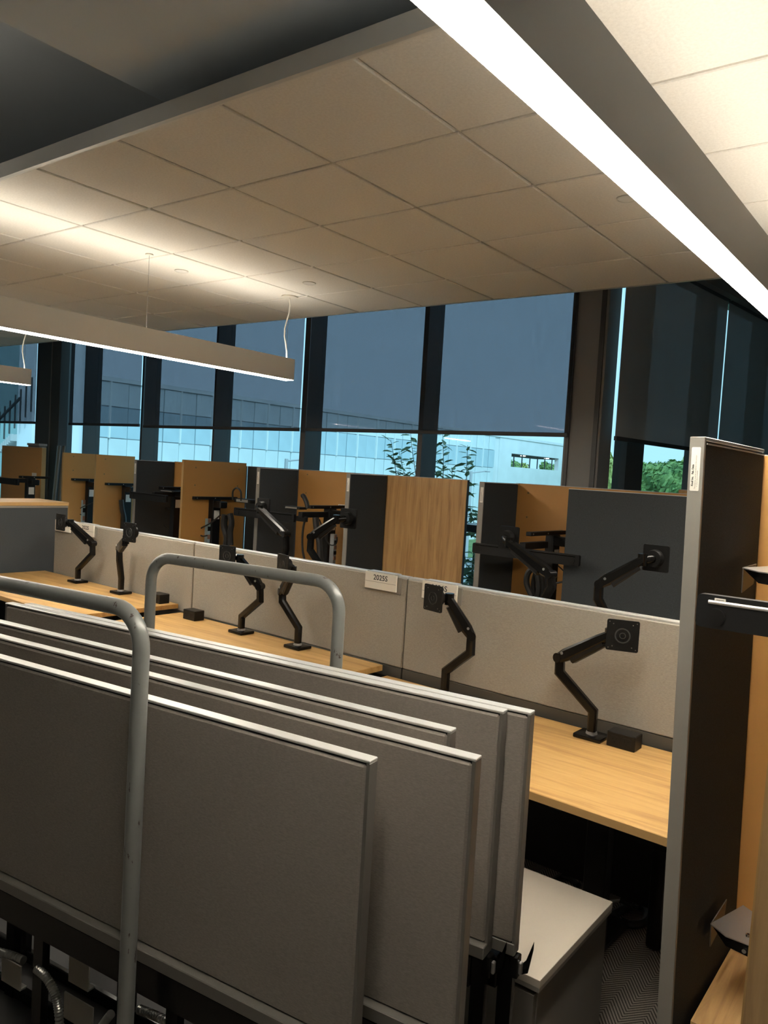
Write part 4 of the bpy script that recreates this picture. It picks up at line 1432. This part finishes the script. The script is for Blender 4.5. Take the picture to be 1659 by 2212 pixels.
# flexible conduits hanging in the panel frames
def conduit(pts, label, r=0.011):
    P = []
    n = len(pts)
    for i in range(n - 1):
        p0, p1, p2, p3 = pts[max(i - 1, 0)], pts[i], pts[i + 1], pts[min(i + 2, n - 1)]
        for k in range(14):
            s = k / 14
            P.append(0.5 * ((2 * p1) + (p2 - p0) * s + (2 * p0 - 5 * p1 + 4 * p2 - p3) * s * s + (3 * p1 - p0 - 3 * p2 + p3) * s ** 3))
    rs = [r * (1.0 if i % 2 else 0.82) for i in range(len(P))]
    solo('flex_conduit', MB().tube(P, rs, 12), 'conduit', label, 'conduit', 'flexible conduits under the panels')


P1n = PFR[0] - C2 * 0.03


def cp(px, py, back=0.0):
    return at_plane(px, py, P1n + C2 * back, C2)


conduit([cp(-20, 2052, 0.08), cp(20, 2062, 0.08), cp(52, 2075, 0.08)], 'ribbed metal conduit end sticking out under the front panel')
conduit([cp(78, 2092, 0.0), cp(100, 2112, 0.0), cp(118, 2145, 0.0), cp(126, 2180, 0.0), cp(130, 2230, 0.0)], 'ribbed metal conduit bending down beside a black post')
conduit([cp(215, 2225, 0.08), cp(228, 2205, 0.08), cp(240, 2190, 0.08)], 'short ribbed conduit rising left of the front handle post')
conduit([cp(300, 2180, 0.07), cp(330, 2192, 0.07), cp(365, 2208, 0.07), cp(395, 2225, 0.07)], 'ribbed metal conduit running right of the front handle post')
for k, (pxs, lab) in enumerate((((5, 2085, 45, 2120), 'pale carton piece under the front panel, beside the conduit end'), ((140, 2150, 200, 2225), 'pale cover plate low under the front panel'), ((150, 2085, 192, 2120), 'grey cover plate between two black posts'))):
    a, b = cp(pxs[0], pxs[1], 0.115), cp(pxs[2], pxs[3], 0.115)
    cc = (a + b) / 2
    w = (b - a).dot(C1)
    h = 0.07
    tt = thing('cover_plate', lab, 'plate', Vector((cc.x, cc.y, cc.z - h / 2)), 'loose plates under the panels')
    part('plate', MB().box(cc, (w, 0.004, h), MC), 'pedestal_top', tt)
    part('flange', MB().box(cc + C2 * 0.01 + Vector((0, 0, -h / 2 + 0.002)), (w, 0.02, 0.004), MC), 'frame_grey', tt)

# ------------------------------------------------------------------ outside
GZ = -4.6
struct('ground', MB().span((-190, YW + 0.5, GZ - 0.5), (-2.9, 220, GZ)), 'lawn')
struct('road', MB().span((-31, 8, GZ), (-14, 200, GZ + 0.03)), 'asphalt')
struct('wall_below', MB().span((-17, YW - 0.05, GZ), (-2.4, YW + 0.1, -0.31)), 'concrete')
FX = -40.0
ROOF = 4.42 + HC
rows = [(ROOF - 0.25, 2.75 + HC), (2.75 + HC, 0.95 + HC), (0.95 + HC, -0.9 + HC), (-0.9 + HC, -3.6 + HC)]
HO0, HO1 = 75.2, 87.0
hz0, hz1 = 1.2 + HC, 2.62 + HC
fbld = thing('office_building', 'pale glass-clad building across the street', 'building', (FX - 4, 55, GZ))
part('block', MB().span((FX - 14, 8, GZ), (FX - 0.12, 72.5, ROOF - 0.1)), 'facade_white', fbld)
part('parapet', MB().span((FX - 0.6, 8, ROOF - 0.25), (FX + 0.12, 92, ROOF)), 'facade_white', fbld)
end = MB()
end.span((FX - 0.5, 72.5, GZ), (FX, 92, hz0))
end.span((FX - 0.5, 72.5, hz1), (FX, 92, ROOF - 0.25))
end.span((FX - 0.5, 72.5, hz0), (FX, HO0, hz1))
end.span((FX - 0.5, HO1, hz0), (FX, 92, hz1))
part('end_wall', end, 'facade_white', fbld)
part('soffit', MB().span((FX - 5, HO0, hz1 - 0.06), (FX - 0.02, HO1 + 4, hz1)), 'soffit_dark', fbld)
part('terrace', MB().span((FX - 5, HO0, hz0 - 0.1), (FX - 0.5, HO1 + 4, hz0)), 'concrete', fbld)
for k in range(6):
    y = HO0 + 1.0 + k * 1.9
    part('baluster', MB().span((FX - 0.3, y, hz0), (FX - 0.2, y + 0.10, hz1)), 'soffit_dark', fbld)
for k, y in enumerate((79.0, 85.0)):
    part('ceiling_lamp', MB().cyl((FX - 0.6, y, hz1 - 0.1), (0, 0, 1), 0.28, 0.08, 16), 'outdoor_lamp', fbld)
cw = 1.25
pm = {}
for r, (za, zb_) in enumerate(rows):
    me_mb = MB().box((0, 0, 0), (0.12, cw - 0.06, za - zb_ - 0.06))
    pm[r] = mesh_from(me_mb, 'facade_panel', M['facade_glazing' if r in (1,) else 'facade_panel'], org=Vector((0, 0, 0)))
n = int((72.5 - 9) / cw)
for r, (za, zb_) in enumerate(rows):
    for k in range(n):
        o = bpy.data.objects.new('facade_panel', pm[r])
        col.objects.link(o)
        o.parent = fbld
        o.location = Vector((FX - 0.06 + 0.02 * ((k * 7 + r * 3) % 3), 9 + (k + 0.5) * cw, (za + zb_) / 2)) - Vector((FX - 4, 55, GZ))
        if r == 3:
            pass
for k in range(0, n, 2):
    part('fin', MB().span((FX, 9 + k * cw - 0.04, rows[1][1]), (FX + 0.16, 9 + k * cw + 0.04, ROOF - 0.25)), 'facade_mullion', fbld)

# stair house far to the left
SX, SY = -26.0, 15.0
stq = at_y(40, 940, SY)
sh = thing('stair_house', 'pale teal stair house outside the far windows', 'building', (stq.x, SY, GZ))
wz0, wz1 = GZ, 8.0
xl_, xr_ = at_y(-40, 940, SY).x, at_y(76, 940, SY).x
part('wall', MB().span((xl_ - 3, SY + 1.8, wz0), (at_y(176, 940, SY + 1.8).x, SY + 2.0, wz1)), 'teal_wall', sh)
part('side_wall', MB().span((at_y(48, 940, SY).x, SY - 0.2, wz0), (at_y(80, 940, SY).x, SY + 1.7, wz1)), 'facade_white', sh)
p_lo, p_hi = at_y(18, 965, SY), at_y(48, 935, SY)
nst = 8
for k in range(nst):
    a = k / nst
    x = p_lo.x + (p_hi.x - p_lo.x) * a
    z = p_lo.z + (p_hi.z - p_lo.z) * a
    dx = (p_hi.x - p_lo.x) / nst
    part('step', MB().span((x, SY - 0.4, z - 0.25), (x + dx * 1.1, SY + 1.2, z)), 'concrete', sh)
for k in range(9):
    x = p_lo.x - 0.6 + k * 0.36
    zb_ = p_lo.z + max(0, (x - p_lo.x)) / (p_hi.x - p_lo.x) * (p_hi.z - p_lo.z)
    part('baluster', MB().tube([(x, SY - 0.42, zb_), (x, SY - 0.42, zb_ + 1.2)], 0.03, 6), 'soffit_dark', sh)
part('handrail', MB().tube([(p_lo.x, SY - 0.45, p_lo.z + 0.9), (p_hi.x + 0.6, SY - 0.45, p_hi.z + 1.2)], 0.05, 8), 'soffit_dark', sh)
cxx = at_y(163, 940, SY).x
solo('white_pillar', MB().tube([(cxx, SY, GZ), (cxx, SY, 8)], 0.22, 18), 'facade_white', 'round white pillar outside the window beside the stair house', 'pillar')


# street lamps
def street_lamp(px, ptop, x, label, arm_dir):
    top = at_x(px, ptop, x)
    t = thing('street_lamp', label, 'street lamp', (top.x, top.y, GZ), 'street lamps')
    part('pole', MB().tube([(top.x, top.y, GZ), (top.x, top.y, top.z)], [0.14, 0.09], 12), 'lamp_post', t)
    e = Vector((top.x, top.y, top.z)) + arm_dir * 1.1 + Vector((0, 0, 0.05))
    part('arm', MB().tube([(top.x, top.y, top.z - 0.1), e], 0.045, 8), 'lamp_post', t)
    part('head', MB().box(e + arm_dir * 0.2, (0.3, 0.4, 0.09), None, 0.03), 'lamp_post', t)


street_lamp(619, 991, -26, 'grey street lamp seen under the long blind behind a dark divider', Vector((0.35, 0.94, 0)))
street_lamp(1018, 1018, -26, 'pale street lamp showing in the gap beside the oak panel', Vector((0.35, 0.94, 0)))


# trees
def crown_mesh(name, n, r, leaf, matn, seed):
    rnd = random.Random(seed)
    mb = MB()
    blobs = []
    for k in range(16):
        a, b = rnd.uniform(0, 2 * math.pi), rnd.uniform(-0.9, 1)
        q = math.sqrt(max(0, 1 - b * b))
        d = rnd.uniform(0.35, 0.8)
        blobs.append((Vector((q * math.cos(a) * d, q * math.sin(a) * d, b * d * 0.9)) * r, rnd.uniform(0.3, 0.5) * r))
    for k in range(n):
        c, br = blobs[rnd.randrange(len(blobs))]
        v = Vector((rnd.gauss(0, 1), rnd.gauss(0, 1), rnd.gauss(0, 1))).normalized()
        p = c + v * br * rnd.uniform(0.85, 1.05)
        a = Vector((rnd.gauss(0, 1), rnd.gauss(0, 1), rnd.gauss(0, 1))).normalized()
        nn = (v + a * 0.7).normalized()
        t1 = nn.orthogonal().normalized()
        t2 = nn.cross(t1)
        s = leaf * rnd.uniform(0.6, 1.3)
        mb.add([p + t1 * s, p + t2 * s * 0.6, p - t1 * s, p - t2 * s * 0.6], [(0, 1, 2, 3)])
    for c, br in blobs:
        mb.tube([c + Vector((0, 0, -0.8 * br)), c + Vector((0, 0, -0.4 * br)), c, c + Vector((0, 0, 0.4 * br)), c + Vector((0, 0, 0.8 * br))], [0.2 * br, 0.7 * br, 0.82 * br, 0.7 * br, 0.2 * br], 9)
    return mesh_from(mb, name, M[matn], org=Vector((0, 0, 0)))


cms = [crown_mesh('crown', 1500, 2.6, 0.34, 'leaf_tree', 3), crown_mesh('crown', 1500, 2.5, 0.32, 'leaf_yellow', 5), crown_mesh('crown', 1500, 2.7, 0.34, 'leaf_tree', 8)]
tm = mesh_from(MB().tube([(0, 0, 0), (0.1, 0, 3), (0, 0, 6)], [0.28, 0.2, 0.1], 9), 'trunk', M['bark'], org=Vector((0, 0, 0)))
kinds = ['green leafy tree far beyond the street', 'yellow-green leafy tree far beyond the street', 'green leafy tree far beyond the street']


def tree(x, y, s, kind, dz=0.0, lab=None):
    t = thing('leafy_tree', lab or kinds[kind], 'tree', (x, y, GZ), 'trees far beyond the street')
    t.scale = (s, s, s)
    for nm, me, z in (('crown', cms[kind], 7.3 + dz), ('trunk', tm, 0)):
        o = bpy.data.objects.new(nm, me)
        col.objects.link(o)
        o.parent = t
        o.location = (0, 0, z)
        o.rotation_euler = (0, 0, random.uniform(0, 6)) if nm == 'crown' else (0, 0, 0)


k = 0
for row, d in enumerate((84, 92, 100, 108)):
    for q in range(3):
        a = math.radians(12.8 + 4.6 * q + 2.3 * (row % 2) - 0.2 * row)
        if a > math.radians(22.6):
            continue
        tree(-math.sin(a) * d, math.cos(a) * d, 0.90 + 0.06 * ((k * 5) % 4), (k * 2 + row) % 3)
        k += 1
for k in range(10):
    tree(FX - 20 - (k % 2) * 8, 84 + k * 7.0, 0.95, 1 if k % 2 else 0, lab='tree seen through the opening in the pale building, %s' % ('yellow-green' if k % 2 else 'green'))

# sapling just outside the window
lm_ = MB()
for s in (0.0,):
    pts = [(0, 0, 0), (0.35, 0.11, 0.03), (0.75, 0.07, 0.02), (1, 0, -0.06), (0.75, -0.07, 0.02), (0.35, -0.11, 0.03)]
    lm_.add(pts + [(0.4, 0, -0.02), (0.75, 0, -0.02)], [(0, 1, 6), (0, 6, 5), (1, 2, 7, 6), (6, 7, 4, 5), (2, 3, 7), (7, 3, 4)])
leaf_me = mesh_from(lm_, 'leaf', M['leaf_dark'], org=Vector((0, 0, 0)))
SYY = 7.35
sp_root = at_y(930, 1100, SYY)
sap = thing('sapling_tree', 'slender sapling with long narrow leaves just outside the window', 'tree', (sp_root.x, SYY, GZ))
stems = [((852, 1120), (846, 950), 0.0), ((880, 1120), (868, 975), 0.12), ((905, 1130), (893, 935), 0.25), ((940, 1130), (958, 935), 0.0), ((955, 1130), (936, 965), 0.2), ((985, 1130), (1016, 962), 0.1), ((978, 1140), (983, 1010), 0.2), ((1012, 1290), (1024, 1190), 0.0), ((1020, 1300), (1030, 1210), 0.1), ((1008, 1290), (1012, 1200), 0.2), ((1025, 1180), (1022, 1092), 0.2)]
rnd = random.Random(4)
for (lo_, hi_, dy) in stems:
    a, b = at_y(*lo_, SYY + dy), at_y(*hi_, SYY + dy)
    root = Vector((sp_root.x + rnd.uniform(-0.15, 0.15), SYY + dy, GZ))
    pts = [root, root.lerp(a, 0.6) + Vector((0.1, 0, 0)), a]
    m = 7
    stem_pts = []
    for k in range(1, m + 1):
        s = k / m
        stem_pts.append(a.lerp(b, s) + Vector((0.03 * math.sin(s * 3 + dy * 9), 0.03 * math.sin(s * 4), 0)))
    part('stem', MB().tube(pts + stem_pts, [0.03, 0.02, 0.012] + [0.007 - 0.0008 * k for k in range(m)], 6), 'bark', sap)
    nl = 34
    for k in range(nl):
        s = k / nl
        idx = min(int(s * (m - 1)), m - 2)
        base = stem_pts[idx].lerp(stem_pts[idx + 1], s * (m - 1) - idx)
        o = bpy.data.objects.new('leaf', leaf_me)
        col.objects.link(o)
        o.parent = sap
        o.location = base - Vector((sp_root.x, SYY, GZ))
        sc_ = rnd.uniform(0.13, 0.22) * (1.0 - 0.3 * s)
        o.scale = (sc_, sc_ * 1.9, sc_)
        o.rotation_euler = (rnd.uniform(-0.5, 0.5), rnd.uniform(-0.6, 0.5), k * 2.4 + rnd.uniform(-0.4, 0.4))
